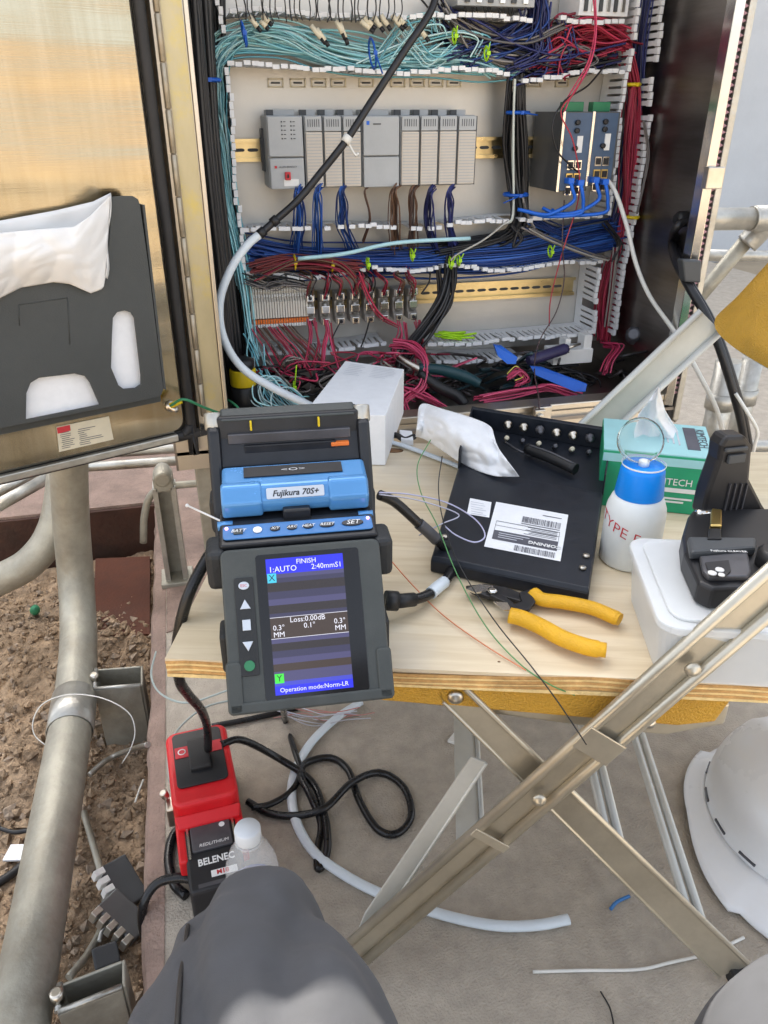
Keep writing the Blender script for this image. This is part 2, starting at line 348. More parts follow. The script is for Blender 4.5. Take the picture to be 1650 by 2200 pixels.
d=MB(); d.grid(dirtf,260,320); struct(d.build('dirt_ground','dirt'))
st=MB(); r2=random.Random(3)
for i in range(7000):
    x=PX-.01-abs(r2.gauss(0,.40)); y=r2.uniform(.2,YB-.1)
    if x<-1.8: continue
    s=r2.choice((.0015,.002,.003,.004,.004,.006,.006,.012))*r2.uniform(.7,1.3)
    z=DZ+noise.noise(Vector((x*4,y*4,0)))*.03+noise.noise(Vector((x*14,y*14,2)))*.014+.002
    rot=Quaternion((r2.gauss(0,1),r2.gauss(0,1),r2.gauss(0,1),r2.gauss(0,1))).normalized()
    vs=[Vector((x,y,z))+rot@Vector((a*s*r2.uniform(.6,1.3),b*s*r2.uniform(.6,1.2),c*s*r2.uniform(.5,.9))) for a,b,c in((1,0,0),(-1,0,0),(0,1,0),(0,-1,0),(0,0,1),(0,0,-1))]
    st.cc=None; st._add(vs,[(0,2,4),(2,1,4),(1,3,4),(3,0,4),(2,0,5),(1,2,5),(3,1,5),(0,3,5)],r2.choice((0,1,1,1)))
tag(st.build('gravel',['stone','dirt']),'small stones and clods scattered over the brown dirt','gravel',kind='stuff')
b=MB(); b.box((0,6.35,2.74),(26,.3,6.0)); bw=b.build('building','wall_paint'); tag(bw,'plain pale grey building wall behind the cabinet','building')
for i in range(9):
    b=MB(); b.box((-12+i*3.0+1.5,6.19,2.7),(2.985,.016,5.9)); b.build('panel','wall_paint',bw,bevel=.004)
# rusty plate lying against the brown slab
q=[aZ(205,1200,-.10),aZ(322,1195,-.10),aZ(322,1362,-.12),aZ(200,1368,-.12)]
m=MB(); m.hexa([v-Vector((0,0,.012)) for v in q],q); tag(m.build('rusty_plate','rust_plate'),'rust brown steel plate on the dirt beside the pad','plate')
# ================================================================== cabinet
YF=1.25; YP=1.57; XL,XR=-.05,.905; ZB=.462; ZT=1.485; OL,OR=.035,.872; ZM=(ZB-.06+ZT)/2; ZH=ZT-ZB+.06
cab=thing('control_cabinet','open stainless steel control cabinet full of wiring','cabinet',(.45,1.42,ZB-.06))
def cpart(mb,name,m,**k): return mb.build(name,m,cab,world=True,**k)
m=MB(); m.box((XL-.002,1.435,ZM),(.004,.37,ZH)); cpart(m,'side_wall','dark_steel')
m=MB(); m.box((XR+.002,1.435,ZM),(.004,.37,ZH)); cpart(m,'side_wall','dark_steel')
m=MB(); m.box(((XL+XR)/2,1.618,ZM),(XR-XL+.008,.004,ZH)); cpart(m,'back_wall','stainless')
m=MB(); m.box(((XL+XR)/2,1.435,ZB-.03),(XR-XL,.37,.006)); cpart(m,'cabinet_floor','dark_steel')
m=MB(); m.box(((XL+XR)/2,1.435,ZT+.002),(XR-XL+.008,.37,.004)); cpart(m,'roof','stainless')
# front frame: rolled lip round the opening
m=MB()
m.prism([(XL,YF,ZB-.06),(OL,YF,ZB-.06),(OL,YF+.012,ZB-.06),(XL,YF+.012,ZB-.06)],(0,0,ZT-ZB+.06)); cpart(m,'hinge_flange','edge_steel')
m=MB(); m.box(((.005+OL)/2,YF-.0015,ZM+.03),(.028,.003,ZH-.06)); cpart(m,'painted_reflection','painted_reflection')  # thin overlay on the flange carrying the yellow reflection in its colour
m=MB(); m.box((OL+.004,YF+.006,ZM+.03),(.006,.026,ZH-.06)); cpart(m,'lip','edge_steel',bevel=.001)
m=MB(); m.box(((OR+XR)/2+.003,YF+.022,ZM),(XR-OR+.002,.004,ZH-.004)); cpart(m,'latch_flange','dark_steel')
m=MB(); m.prism([(OR,YF-.004,ZB-.02),(OR+.012,YF-.012,ZB-.02),(OR+.014,YF+.02,ZB-.02),(OR,YF+.02,ZB-.02)],(0,0,ZT-ZB)); cpart(m,'lip','chrome',bevel=.001)
m=MB(); m.box((OR+.020,YF+.010,ZM),(.012,.018,ZH-.01)); gk=cpart(m,'gasket','gasket')
m=MB()
for i in range(99):
    z=ZB+.0+i*.0098
    m.prism([(OR+.014,YF-.001,z),(OR+.024,YF-.001,z+.0045),(OR+.014,YF-.001,z+.009)],(0,-.004,0))
mat('zigzag',(.30,.16,.19),.5,var=.3); cpart(m,'zigzag_seal','zigzag')
m=MB(); m.box((OR+.032,YF+.006,ZM),(.013,.020,ZH-.01)); cpart(m,'outer_trim','galv',bevel=.002)
# bottom sill
m=MB(); m.prism([(OL,YF,ZB),(OL,YF+.03,ZB+.004),(OL,YF+.03,ZB-.03),(OL,YF,ZB-.012)],(OR-OL,0,0)); cpart(m,'sill','edge_steel',bevel=.002)
m=MB(); m.box(((OL+OR)/2,YF+.018,ZB-.046),(OR-OL,.02,.066)); cpart(m,'front_skirt','edge_steel')
# stand legs
for x in(0,.87):
    for y in(1.30,1.57):
        m=MB(); m.box((x,y,(ZB-.06)/2+.003),(.05,.05,ZB-.066)); cpart(m,'leg','galv_dull',bevel=.003)
# mounting panel with small engraved labels
m=MB(); m.box((.475,YP+.004,ZM+.03),(.835,.004,ZH-.10)); pan=cpart(m,'mounting_panel','panel')
for x in(592,640,685,727,787,855,897,937,976,1148,1208):
    c=aY(x,178,YP); l=MB()
    for sx,sz,dx,dz in((.026,.0025,0,.006),(.026,.0025,0,-.006),(.0025,.0145,.0130,0),(.0025,.0145,-.0130,0)):
        l.box((c.x+dx,YP+.0005,c.z+dz),(sx,.003,sz))
    l.box((c.x,YP+.001,c.z),(.016,.002,.003),mi=1)
    l.build('label_holder',['cream','plc_dark'],pan,world=True)
def dinrail(x0,y0,x1,y1,lab):
    a=aY(x0,y0,YP-.01); b_=aY(x1,y1,YP-.01); z=(a.z+b_.z)/2; L=b_.x-a.x; m=MB(); cx=(a.x+b_.x)/2
    m.box((cx,YP-.001,z),(L,.002,.025)); m.box((cx,YP-.006,z+.0135),(L,.010,.002)); m.box((cx,YP-.006,z-.0135),(L,.010,.002))
    m.box((cx,YP-.0105,z+.0165),(L,.002,.005)); m.box((cx,YP-.0105,z-.0165),(L,.002,.005))
    o=m.build('mounting_rail','din',cab,world=True)
    s=MB(); k=int(L/.025)
    for i in range(k):
        s.prism([(p[0],YP-.0025,p[1]) for p in [(a.x+.012+i*.025+.006*math.cos(t)+(.004 if math.cos(t)>0 else -.004),z+.003*math.sin(t)) for t in [R_(q*30) for q in range(12)]]],(0,.0012,0))
    s.build('rail_slot','plc_dark',o,world=True)
    return z
dinrail(500,322,1260,316,''); dinrail(540,652,1235,614,'')
# latches on the frame
def latch(c,rz):
    m=MB(); m.box((0,0,0),(.032,.014,.034)); m.box((-.012,-.010,.002),(.022,.012,.026)); m.lathe([(.007,-.004),(.007,.006)],(-.012,-.016,.002),(0,-1,0),12)
    o=m.build('latch_clamp','bolt',cab,bevel=.002); o.matrix_parent_inverse=wmat(cab).inverted(); o.location=c; o.rotation_euler=(0,0,rz)
latch(aY(1532,382,YF-.02),R_(180)); latch(aY(1165,890,YF-.012),0)
# cable gland on the right wall
gp=aX(1472,474,XR-.01)
# ---- door, swung wide open to the left
HG=Vector((-.003,YF-.012,0)); da=R_(67.5); du=Vector((-math.sin(da),-math.cos(da),0)); dn=Vector((math.cos(da),-math.sin(da),0))
DM=Matrix((du,dn,Vector((0,0,1)))).transposed().to_4x4(); DM.translation=HG; DI=DM.inverted()
def dp(x,y,h=0.):   # sight line -> door coordinates (distance from hinge, height above inner face, z)
    p=DI@on(x,y,dn,dn.dot(HG)+h); return Vector((p.x,h,p.z))
DBZ=dp(440,932).z; DTZ=ZT
def lo(mb,name,m,par,**k):
    o=mb.build(name,m,par,**k); return o
LD=.95
m=MB(); m.prism([(0.012,-.03,DBZ+.002),(LD,-.03,DBZ+.002),(LD,-.012,DBZ+.002),(.012,-.012,DBZ+.002)],(0,0,DTZ-DBZ-.004))
door=m.build('door','stainless',cab,bevel=.002); door.matrix_parent_inverse=wmat(cab).inverted(); door.matrix_basis=DM
# raised inner skin inside the gasket
g0=dp(345,0).x; gx1=(dp(376,450).x+dp(340,450).x)/2
m=MB(); gi=dp(338,450).x; gb=dp(200,968).z
m.prism(rect(gi,LD-.05,0,1,0,.02),(0,0,1)); mm=[]
m=MB(); pts=[(x,-.0105,z) for x,z,_ in rect(gi+.001,LD-.05,gb,DTZ-.06,0,.018)]
m.prism(pts,(0,.0095,0)); m.build('inner_skin','door_steel',door,bevel=.0012)
m=MB(); go=gi-.022; P=[(x,-.004,z) for x,z,_ in rect(go+.010,LD-.04,gb-.012,DTZ-.048,0,.024,6)]
m.tube(P+[P[0]],.0085,sides=10,seg=2); m.build('gasket','gasket',door)
m=MB()
m.prism([(.002,-.012,DBZ),(go-.002,-.012,DBZ),(go-.002,.004,DBZ),(.006,.004,DBZ)],(0,0,DTZ-DBZ)); m.build('door_rim','edge_steel',door,bevel=.0015)
m=MB(); m.box((LD/2+.02,-.004,DBZ+.006),(LD-.05,.02,.012)); m.build('door_rim','galv',door,bevel=.002)
# piano hinge with knuckles
for i in range(16):
    z=DBZ+.03+i*.0565; m=MB(); m.lathe([(.0030,0),(.0042,.001),(.0042,.0545),(.0030,.0558)],(0,0,0),n=10); o=m.build('hinge_knuckle','hinge',cab); o.matrix_parent_inverse=wmat(cab).inverted(); o.location=(HG.x+.004,HG.y+.004,z)
# document pocket: moulded grey plastic with cut-outs
def dpp(l,h): return [tuple(dp(x,y,h)) for x,y in l]
PH=.022
outl=[(-260,560),(-260,985),(0,921),(330,856),(346,850),(352,835),(349,815),(318,560),(301,440),(297,428),(285,421),(262,421),(240,423)]
import bmesh
def plate(name,outer,holes,h0,h1,m,par,bev=0):
    bm=bmesh.new(); ed=[]
    for lp in [outer]+holes:
        vs=[bm.verts.new(dp(x,y,h1)) for x,y in lp]
        for i in range(len(vs)): ed.append(bm.edges.new((vs[i],vs[(i+1)%len(vs)])))
    bmesh.ops.triangle_fill(bm,use_beauty=True,use_dissolve=False,edges=ed)
    r=bmesh.ops.extrude_face_region(bm,geom=bm.faces[:]); 
    for v in [e for e in r['geom'] if isinstance(e,bmesh.types.BMVert)]: v.co.y=h0
    bmesh.ops.recalc_face_normals(bm,faces=bm.faces)
    me=bpy.data.meshes.new(name); bm.to_mesh(me); bm.free(); me.materials.append(MT[m])
    o=bpy.data.objects.new(name,me); col.objects.link(o); return fin(o,par,bevel=bev)
slot=[(243,683),(252,671),(268,667),(282,672),(289,684),(303,806),(303,826),(291,834),(266,836),(255,828),(239,790),(241,720)]
dee=[(56,902),(57,845),(66,823),(84,812),(160,803),(182,808),(193,822),(214,870)]
topc=[(-260,560),(-200,690),(-60,668),(0,640),(45,616),(115,604),(150,606),(195,626),(222,620),(232,560),(238,470),(240,423)]
outer=[(-260,985),(0,921),(330,856),(346,850),(352,835),(349,815),(318,560),(301,440),(297,428),(285,421),(262,421),(241,423),(236,500),(228,600),(218,618),(195,623),(150,606),(115,602),(45,614),(0,636),(-60,664),(-260,700)]
plate('document_pocket',outer,[slot,dee],.030,.034,'pocket',door,.0008)
plate('pocket_rim',[(x,y) for x,y in [(306,440),(352,835),(357,838),(311,440)]],[],.0,.034,'pocket',door)
# embossed rectangle on the pocket
e=MB()
for a,b_ in(((40,655),(145,640)),((145,640),(150,740)),((40,655),(42,700))):
    A=dp(*a,.0345);B=dp(*b_,.0345); e.tube([A,B],.0006,sides=4,seg=1)
e.build('pocket_emboss','pocket',door)
m=MB(); 
m.prism([tuple(dp(x,y,.006)) for x,y in((-250,600),(-250,985),(345,862),(300,440),(-250,560))],(0,.002,0)); m.build('pocket_back','pocket',door)
# warning sticker
m=MB(); q=[dp(x,y,.0008) for x,y in((121,917),(234,894),(244,944),(127,971))]; m.hexa([v-Vector((0,.0006,0)) for v in q],q); m.build('sticker','cream',door)
m=MB(); q=[dp(x,y,.0014) for x,y in((122,919),(150,913),(152,925),(124,932))]; m.quad(*q); 
m.build('sticker_red_mark','red_print',door)
m=MB()
for i in range(9):
    y=932+i*4.2; x0=128+rnd.uniform(0,6)+i*.6; 
    for xa,xb in((x0,x0+rnd.uniform(16,30)),(x0+38,x0+38+rnd.uniform(12,50))):
        f=lambda x,y_:dp(x,y_-(x-120)*.2,.0013)
        m.quad(f(xa,y),f(xb,y),f(xb,y+1.3),f(xa,y+1.3))
m.build('sticker_print','print',door)
# earth stud
c=dp(366,872,.0); m=MB(); m.lathe([(.009,0),(.009,.006),(.005,.006),(.005,.022),(.0,.022)],c,(0,1,0),12); m.build('earth_stud','bolt',door)

# drawings in the pocket and the white plastic bag bulging out of it
m=MB(); q=[DM@dp(x,y,.020) for x,y in((-230,520),(-230,960),(60,905),(230,870),(318,845),(300,640),(240,560))]; m.prism(q,dn*.003); tag(m.build('drawing_sheets','paper'),'white drawing sheets showing through the grey door pocket slots','papers')
import bisect
def pl_(pts,x):
    i=min(len(pts)-2,max(0,bisect.bisect([p[0] for p in pts],x)-1)); a,b=pts[i],pts[i+1]; return a[1]+(b[1]-a[1])*(x-a[0])/(b[0]-a[0])
TF=[(-140,515),(0,500),(90,492),(160,487),(195,462),(239,418)]; TBk=[(-140,498),(0,474),(120,452),(200,433),(238,414)]; BF=[(-140,690),(-60,668),(0,640),(45,618),(115,606),(150,610),(195,630),(222,620),(232,560)]
def bagf(u,v):
    x=-140+u*(372-4*0); xt=min(238,x+6); xb=min(226,x); a=pl_(TF,xt); b=pl_(BF,xb); y=a+(b-a)*v; xx=xt+(xb-xt)*v
    h=.040+.018*math.sin(math.pi*min(1,v*.9+.05))*min(1,(1-u)*6)+.020*(1-v)*min(1,(1-u)*5)+crease((u*2.2,v),1.5,1.)*.008+crease((u*2.2+.3*v,v),3.4,4.)*.0025
    return DM@dp(xx,y,h)
t=thing('plastic_bag','crumpled white plastic bag stuffed in the door pocket','bag',DM@dp(60,620,.03))
m=MB(); m.grid(bagf,80,46); m.build('front_sheet','bag',t,world=True,solid=.0008)
def bagb(u,v):
    x=-140+u*378; a=pl_(TBk,min(238,x)); y=a+(pl_(TF,min(239,x))+60-a)*v; return DM@dp(min(238,x),y,.016+.006*noise.noise(Vector((u*6,v*3,9))))
m=MB(); m.grid(bagb,30,8); m.build('back_sheet','bag',t,world=True,solid=.0008)
def bags(u,v):
    a=DM@dp(238,416+v*190-0,.016); b=bagf(1,min(1,v)); return Vector(a).lerp(b,u)+dn*.004*math.sin(v*9)
m=MB(); m.grid(bags,6,16); m.build('side_fold','bag',t,world=True,solid=.0008)
# ================================================================== wiring duct
YT=YP-.090
fm=MB(); fm.box((0,-.031,0),(.0082,.062,.0018)); fm.box((0,-.061,.0004),(.0112,.0085,.0068)); FH=fm.mesh('duct_finger','duct')
def duct(label,rows,grp='slotted white wiring ducts in the cabinet'):
    # rows: ('h'|'v', [tip points px], gaps)
    t=thing('wire_duct',label,'wire duct',(0,YP,0),group=grp)
    for kind,px,skip in rows:
        P=[aY(x,y,YT) for x,y in px]; k=0 if kind=='h' else 2
        if P[0][k]>P[-1][k]: P=P[::-1]
        a,b=P[0][k],P[-1][k]; o=2-k
        def at(s):
            for i in range(len(P)-1):
                if s<=P[i+1][k]+1e-9: f=(s-P[i][k])/(P[i+1][k]-P[i][k]); return P[i][o]*(1-f)+P[i+1][o]*f
            return P[-1][o]
        # solid wall against the panel, then fingers out to the tips
        w=MB(); n=max(2,int((b-a)/.05))
        for i in range(n):
            s0=a+(b-a)*i/n; s1=a+(b-a)*(i+1)/n; q0,q1=at(s0),at(s1)
            pt=lambda s,q,y,e:(s,y,q+e) if k==0 else (q+e,y,s)
            w.hexa([pt(s0,q0,YP,-.0008),pt(s1,q1,YP,-.0008),pt(s1,q1,YP-.026,-.0008),pt(s0,q0,YP-.026,-.0008)],[pt(s0,q0,YP,.0008),pt(s1,q1,YP,.0008),pt(s1,q1,YP-.026,.0008),pt(s0,q0,YP-.026,.0008)])
        w.build('duct_wall','duct',t,world=True)
        s=a+.005
        while s<b:
            if not any(x0<=s<=x1 for x0,x1 in skip) and rnd.random()>.012:
                f=bpy.data.objects.new('duct_finger',FH); col.objects.link(f); f.parent=t
                q=at(s); f.location=(s,-.026,q) if k==0 else (q,-.026,s)
                bend=rnd.gauss(0,.018)+math.sin(s*31+a*7)*.035; side=rnd.gauss(0,.025)
                f.rotation_euler=(bend,0,side) if k==0 else (side,R_(90),bend)
                if k==2: f.rotation_euler=Matrix.Rotation(bend,3,'Z').to_4x4().to_euler() if 0 else (side*.6,R_(90),bend)
            s+=.0125
    return t
def xs(x0,x1,y): return (aY(x0,y,YT).x,aY(x1,y,YT).x)
duct('upper horizontal white slotted duct holding the turquoise fibres',[('h',[(492,27),(560,22),(660,25),(678,32),(900,33),(1100,37),(1145,42)],[]),('h',[(1205,35),(1260,48),(1345,50)],[]),('h',[(490,137),(560,139),(700,147),(800,158),(960,150),(1060,152),(1130,168),(1200,166),(1260,155),(1345,150)],[xs(1095,1125,160)])])
duct('left vertical white slotted duct beside the turquoise bundle',[('v',[(486,135),(500,300),(514,490),(524,600),(538,700),(548,765)],[]),('v',[(468,-20),(477,70)],[])])
duct('middle horizontal white slotted duct filled with blue wires',[('h',[(522,497),(640,490),(760,488),(900,490),(1000,482),(1100,470),(1200,470),(1300,462)],[xs(668,690,490),xs(708,724,490),xs(742,760,490),xs(862,878,488),xs(905,915,488),xs(942,955,486),xs(1096,1125,470)]),('h',[(530,590),(660,594),(720,590),(800,580),(900,580),(960,572),(1060,582),(1180,570),(1290,560)],[])])
duct('lower horizontal white slotted duct above the cabinet floor',[('h',[(550,764),(600,762),(640,752),(700,757),(780,747),(830,738)],[]),('h',[(915,742),(1000,738),(1100,730),(1200,722),(1275,714)],[]),('h',[(940,778),(1040,776),(1130,772)],[])])
duct('right vertical white slotted duct left of the red wires',[('v',[(1372,-20),(1362,90),(1345,180),(1333,240),(1325,320),(1317,400),(1309,462)],[]),('v',[(1292,570),(1283,640),(1274,716)],[])])
duct('rightmost vertical white slotted duct next to the dark wall',[('v',[(1428,-20),(1418,60),(1409,132)],[]),('v',[(1402,165),(1393,260),(1383,350),(1367,440),(1345,560),(1318,720)],[])])
# ================================================================== controller rack
YC=1.47
zt=aY(800,248,YC).z; zb=aY(800,402,YC).z
def module(name,label,px0,px1,kind,grp=None):
    x0=aY(px0,325,YC).x+.0006; x1=aY(px1,325,YC).x-.0006; W=x1-x0; cx=(x0+x1)/2; h=zt-zb
    t=thing(name,label,'module',(cx,YP-.012,zb),group=grp); D=YP-.012-YC
    m=MB(); m.box((0,-D/2+.003,h/2),(W,D-.006,h)); m.build('housing','plc',t,bevel=.002)
    m=MB(); m.box((0,-.02,h+.004),(W*.8,.03,.010)); m.build('top_tab','plc',t,bevel=.001)
    m=MB(); m.box((-W*.30,-.037,h+.0045),(min(.012,W*.36),.004,.009)); m.build('release_lever','plc_dark',t)
    fy=-D+.0005
    if kind=='io':
        m=MB(); m.box((0,fy-.001,h*.40),(W-.003,.006,h*.76)); dr=m.build('terminal_door','plc_door',t,bevel=.0012)
        r=MB()
        for i in range(17): r.box((0,fy-.0043,h*.06+i*h*.043),(W-.006,.0008,.0012))
        r.build('door_ribs','plc',dr)
        m=MB(); m.box((0,fy-.0005,h*.89),(W-.003,.005,h*.20)); m.build('indicator_window','plc',t,bevel=.001)
        r=MB()
        for i in range(6): r.box((-W*.3+i*W*.12,fy-.0033,h*.90),(.0012,.0006,h*.10))
        r.build('indicator_marks','plc_dark',t)
        m=MB(); m.box((W/2-.0008,fy+.002,h*.5),(.0016,.010,h*.98)); m.build('side_gap','plc_dark',t)
    else:
        m=MB(); m.box((0,fy-.001,h*.72),(W-.003,.006,h*.54)); m.build('front_cover','plc',t,bevel=.0015)
        m=MB(); m.box((0,fy-.0014,h*.215),(W-.003,.006,h*.43)); m.build('lower_door','plc',t,bevel=.0015)
        if kind=='cpu':
            r=MB()
            for a in(-.006,.010):
                for b_ in range(5): r.box((a,fy-.0046,h*.92-b_*.0065),(.0022,.001,.0022)); r.box((a+.005,fy-.0046,h*.92-b_*.0065),(.004,.0008,.0012))
            r.build('indicator_lights','plc_dark',t)
            m=MB(); m.box((0,fy-.006,h*.185),(.010,.006,.013)); k=m.build('key_switch','red_print',t,bevel=.001)
            m=MB(); m.box((0,fy-.0096,h*.185),(.003,.002,.006)); m.build('key_slot','black',k)
            m=MB(); m.box((.006,fy-.0048,h*.09),(.026,.001,.011)); m.build('name_tag','white',t)
            m=MB(); m.box((-.020,fy-.0048,h*.31),(.004,.001,.004)); m.build('maker_mark','red_print',t)
            text('maker_lettering','ALLEN-BRADLEY',.0042,'plc_dark',t,frame((.0015,fy-.0048,h*.31),(1,0,0),(0,0,1)),world=False)
        else:
            m=MB(); m.box((-W*.36,fy-.0046,h*.9),(.005,.001,.006)); m.build('maker_mark','blue_plastic',t)
            m=MB(); m.box((-W*.12,fy-.0046,h*.885),(.014,.0006,.0018)); m.build('faint_lettering','plc_dark',t)
    return t
module('controller_module','wide grey processor module with a red key switch',575,654,'cpu')
ol=['first','second','third']
io=[(655,695,'first narrow controller card right of the processor module'),(695,736,'second narrow controller card right of the processor module'),(736,777,'narrow controller card directly left of the blank power module'),(860,901,'narrow controller card directly right of the blank power module'),(901,941,'second narrow controller card right of the blank power module'),(941,981,'second narrow controller card from the right end of the rack'),(981,1022,'rightmost narrow controller card of the rack')]
for a,b_,l in io[:3]: module('input_output_card',l,a,b_,'io','narrow controller cards')
module('power_supply_module','wide plain grey power module in the middle of the rack',778,859,'psu')
for a,b_,l in io[3:]: module('input_output_card',l,a,b_,'io','narrow controller cards')
# clamp at the left end of the rack
c=aY(568,322,YP-.03); m=MB(); m.box((0,0,0),(.010,.03,.07)); m.box((-.004,-.008,0),(.008,.012,.04)); tag(m.build('rail_stop','plc_dark',loc=c,bevel=.001),'dark end clamp on the rail left of the processor','clamp')
# ---- network switches
def switch(label,px0,px1,pyt,pyb):
    a=aY(px0,pyt,1.44); b_=aY(px1,pyb,1.44); W=b_.x-a.x; h=a.z-b_.z
    t=thing('network_switch',label,'switch',((a.x+b_.x)/2,YP-.012,b_.z),group='network switches'); D=YP-.012-1.44
    m=MB(); m.box((0,-D/2,h/2),(W,D,h)); m.build('housing','switch_body',t,bevel=.001)
    m=MB(); m.box((0,-D-.001,h/2),(W-.010,.003,h-.004)); m.build('front_plate','switch_front',t)
    for s in(-1,): 
        m=MB(); m.box((s*(W/2-.003),-D-.002,h/2),(.006,.006,h+.002)); m.build('front_edge','chrome',t,bevel=.001)
    for i,z in enumerate((.87,.77,.55)):
        m=MB(); m.lathe([(.0045,0),(.0045,.006),(.0025,.006)],(-.002,-D-.002,h*z),(0,-1,0),12); m.build('round_port','black',t)
    m=MB(); m.box((.007,-D-.003,h*.60),(.011,.002,.028)); m.build('label_tag','white',t)
    for i in range(3):
        for j in(-1,1):
            m=MB(); m.box((j*.0078,-D-.003,h*.34-i*.022),(.013,.005,.016)); o=m.build('network_port','gold' if i==1 else 'chrome',t)
            m=MB(); m.box((j*.0078,-D-.0058,h*.34-i*.022),(.010,.001,.011)); m.build('port_opening','black',o)
    m=MB(); m.box((0,-D+.03,h+.008),(W*.6,.02,.016)); m.build('terminal_plug','green_plastic',t,bevel=.001)
    return t
sw1=switch('grey network switch right of the black cable trunk',1208,1259,240,410)
sw2=switch('network switch against the right duct, white cable plugged in',1272,1314,240,398)
# blue plugs under the switches
for i,(x,y,lab) in enumerate(((1222,388,'blue network plug in the lower left port of the left switch'),(1243,392,'blue network plug in the lower right port of the left switch'),(1276,386,'blue network plug in the lower left port of the right switch'),(1296,390,'blue network plug in the lower right port of the right switch'))):
    c=aY(x,y,1.432); t=thing('network_plug',lab,'plug',c,group='blue network plugs')
    m=MB(); m.box((0,0,0),(.012,.024,.010)); m.build('plug_body','blue_plastic',t,bevel=.001)
    m=MB(); m.tube([(0,-.008,-.002),(.002,-.014,-.014),(.008,-.012,-.035),(.004 if i%2 else -.03,-.008,-.055),(-.05-.01*i,0,-.058),(-.09,.02,-.05)],.0035,sides=6); m.build('plug_cord','blue_plastic',t)
# ---- terminal blocks
a=aY(538,655,1.50); za=aY(545,610,1.50).z; zc=aY(545,706,1.50).z
tb=thing('terminal_strip','beige terminal block strip with an orange row below the duct','terminal strip',(a.x,1.50,zc))
n=22; W=(aY(660,650,1.50).x-a.x)/n; h=za-zc
blk=[]
for i in range(n):
    m=MB(); m.prism([(0,.03,0),(0,0,h*.02),(0,-.012,h*.14),(0,-.006,h*.22),(0,-.016,h*.26),(0,-.016,h*.62),(0,-.004,h*.72),(0,-.004,h*.95),(0,.03,h)],(W*.74,0,0)) if i==0 else None
    if i==0: me=m.mesh('terminal_block',['term_beige'])
    o=bpy.data.objects.new('terminal_block',me); col.objects.link(o); o.parent=tb; o.location=(i*W,0,0)
    k=MB(); k.box((W*.44,-.013,h*.18),(W*.7,.006,h*.10))
    if i==0: k1=k.mesh('block_lever','orange')
    if i==0: k2=MB().box((W*.44,-.005,h*.86),(W*.55,.004,h*.06)).box((W*.44,-.0065,h*.74),(W*.55,.004,h*.06)).mesh('clamp_screw','white'); k3=MB().box((W*.44,-.013,h*.09),(W*.75,.006,h*.07)).mesh('block_foot','white')
    for nm,mm_ in(('block_lever',k1),('clamp_screw',k2),('block_foot',k3)):
        c=bpy.data.objects.new(nm,mm_); col.objects.link(c); c.parent=o
# ---- fuse holders
fx=[693,728,760,791,823,855,887]; 
fpx=[(664,632,697),(697,630,696),(729,628,694),(761,627,692),(793,625,690),(824,622,688),(855,620,686),(886,618,684)]
fnames=['leftmost','second','third','fourth','fifth','sixth','seventh','rightmost']
for i,(x,y0,y1) in enumerate(fpx):
    p0=aY(x,y0,1.49); p1=aY(x,y1,1.49); h=p0.z-p1.z
    t=thing('fuse_block',fnames[i]+' of the eight grey fuse blocks in the lower row','fuse block',(p0.x,1.49,p1.z),group='grey fuse blocks')
    m=MB(); m.prism([(-.0095,.03,0),(-.0095,-.006,0),(-.0095,-.006,h*.2),(-.0095,.004,h*.26),(-.0095,.004,h*.72),(-.0095,-.008,h*.8),(-.0095,-.008,h),(-.0095,.03,h)],(.019,0,0)); m.build('body','fuse',t,bevel=.0008)
    for z in(.1,.9):
        m=MB(); m.box((0,-.009,h*z),(.013,.006,.013)); o=m.build('clamp','chrome',t,bevel=.001)
        m=MB(); m.lathe([(.0035,0),(.0035,.0012)],(0,-.0121,h*z),(0,-1,0),10); m.build('screw','black',o)
    m=MB(); m.tube([(0,-.001,h*.28),(0,-.001,h*.70)],.0055,sides=10,seg=1); m.build('fuse_link','galv',t)
    m=MB(); m.box((0,-.004,h*.5),(.016,.012,.014)); m.build('fuse_clip','chrome',t,bevel=.001)
# ---- cream fibre boots hanging out of the upper duct
for i,(x,y,x2,y2) in enumerate([(535,35,553,58),(560,45,572,58),(563,33,578,48),(668,55,690,82),(680,62,698,88),(723,45,736,72),(730,50,742,82),(775,45,795,62),(783,38,800,55),(803,35,818,58),(818,32,833,55),(842,32,860,55),(855,35,868,52),(900,60,915,80)]):
    a=aY(x,y,1.468); b_=aY(x2,y2,1.465); t=thing('fibre_boot',('leftmost','second','third','fourth','fifth','sixth','seventh','eighth','ninth','tenth','eleventh','twelfth','thirteenth','rightmost')[i]+' cream connector boot below the upper duct','connector',a,group='cream fibre connector boots')
    m=MB(); m.tube([(0,0,0),b_-a],.0042,sides=8,seg=1); m.build('boot','cream',t)
    m=MB(); m.tube([b_-a,(b_-a)*1.45],.0034,sides=8,seg=1); m.build('boot_tip','black',t)
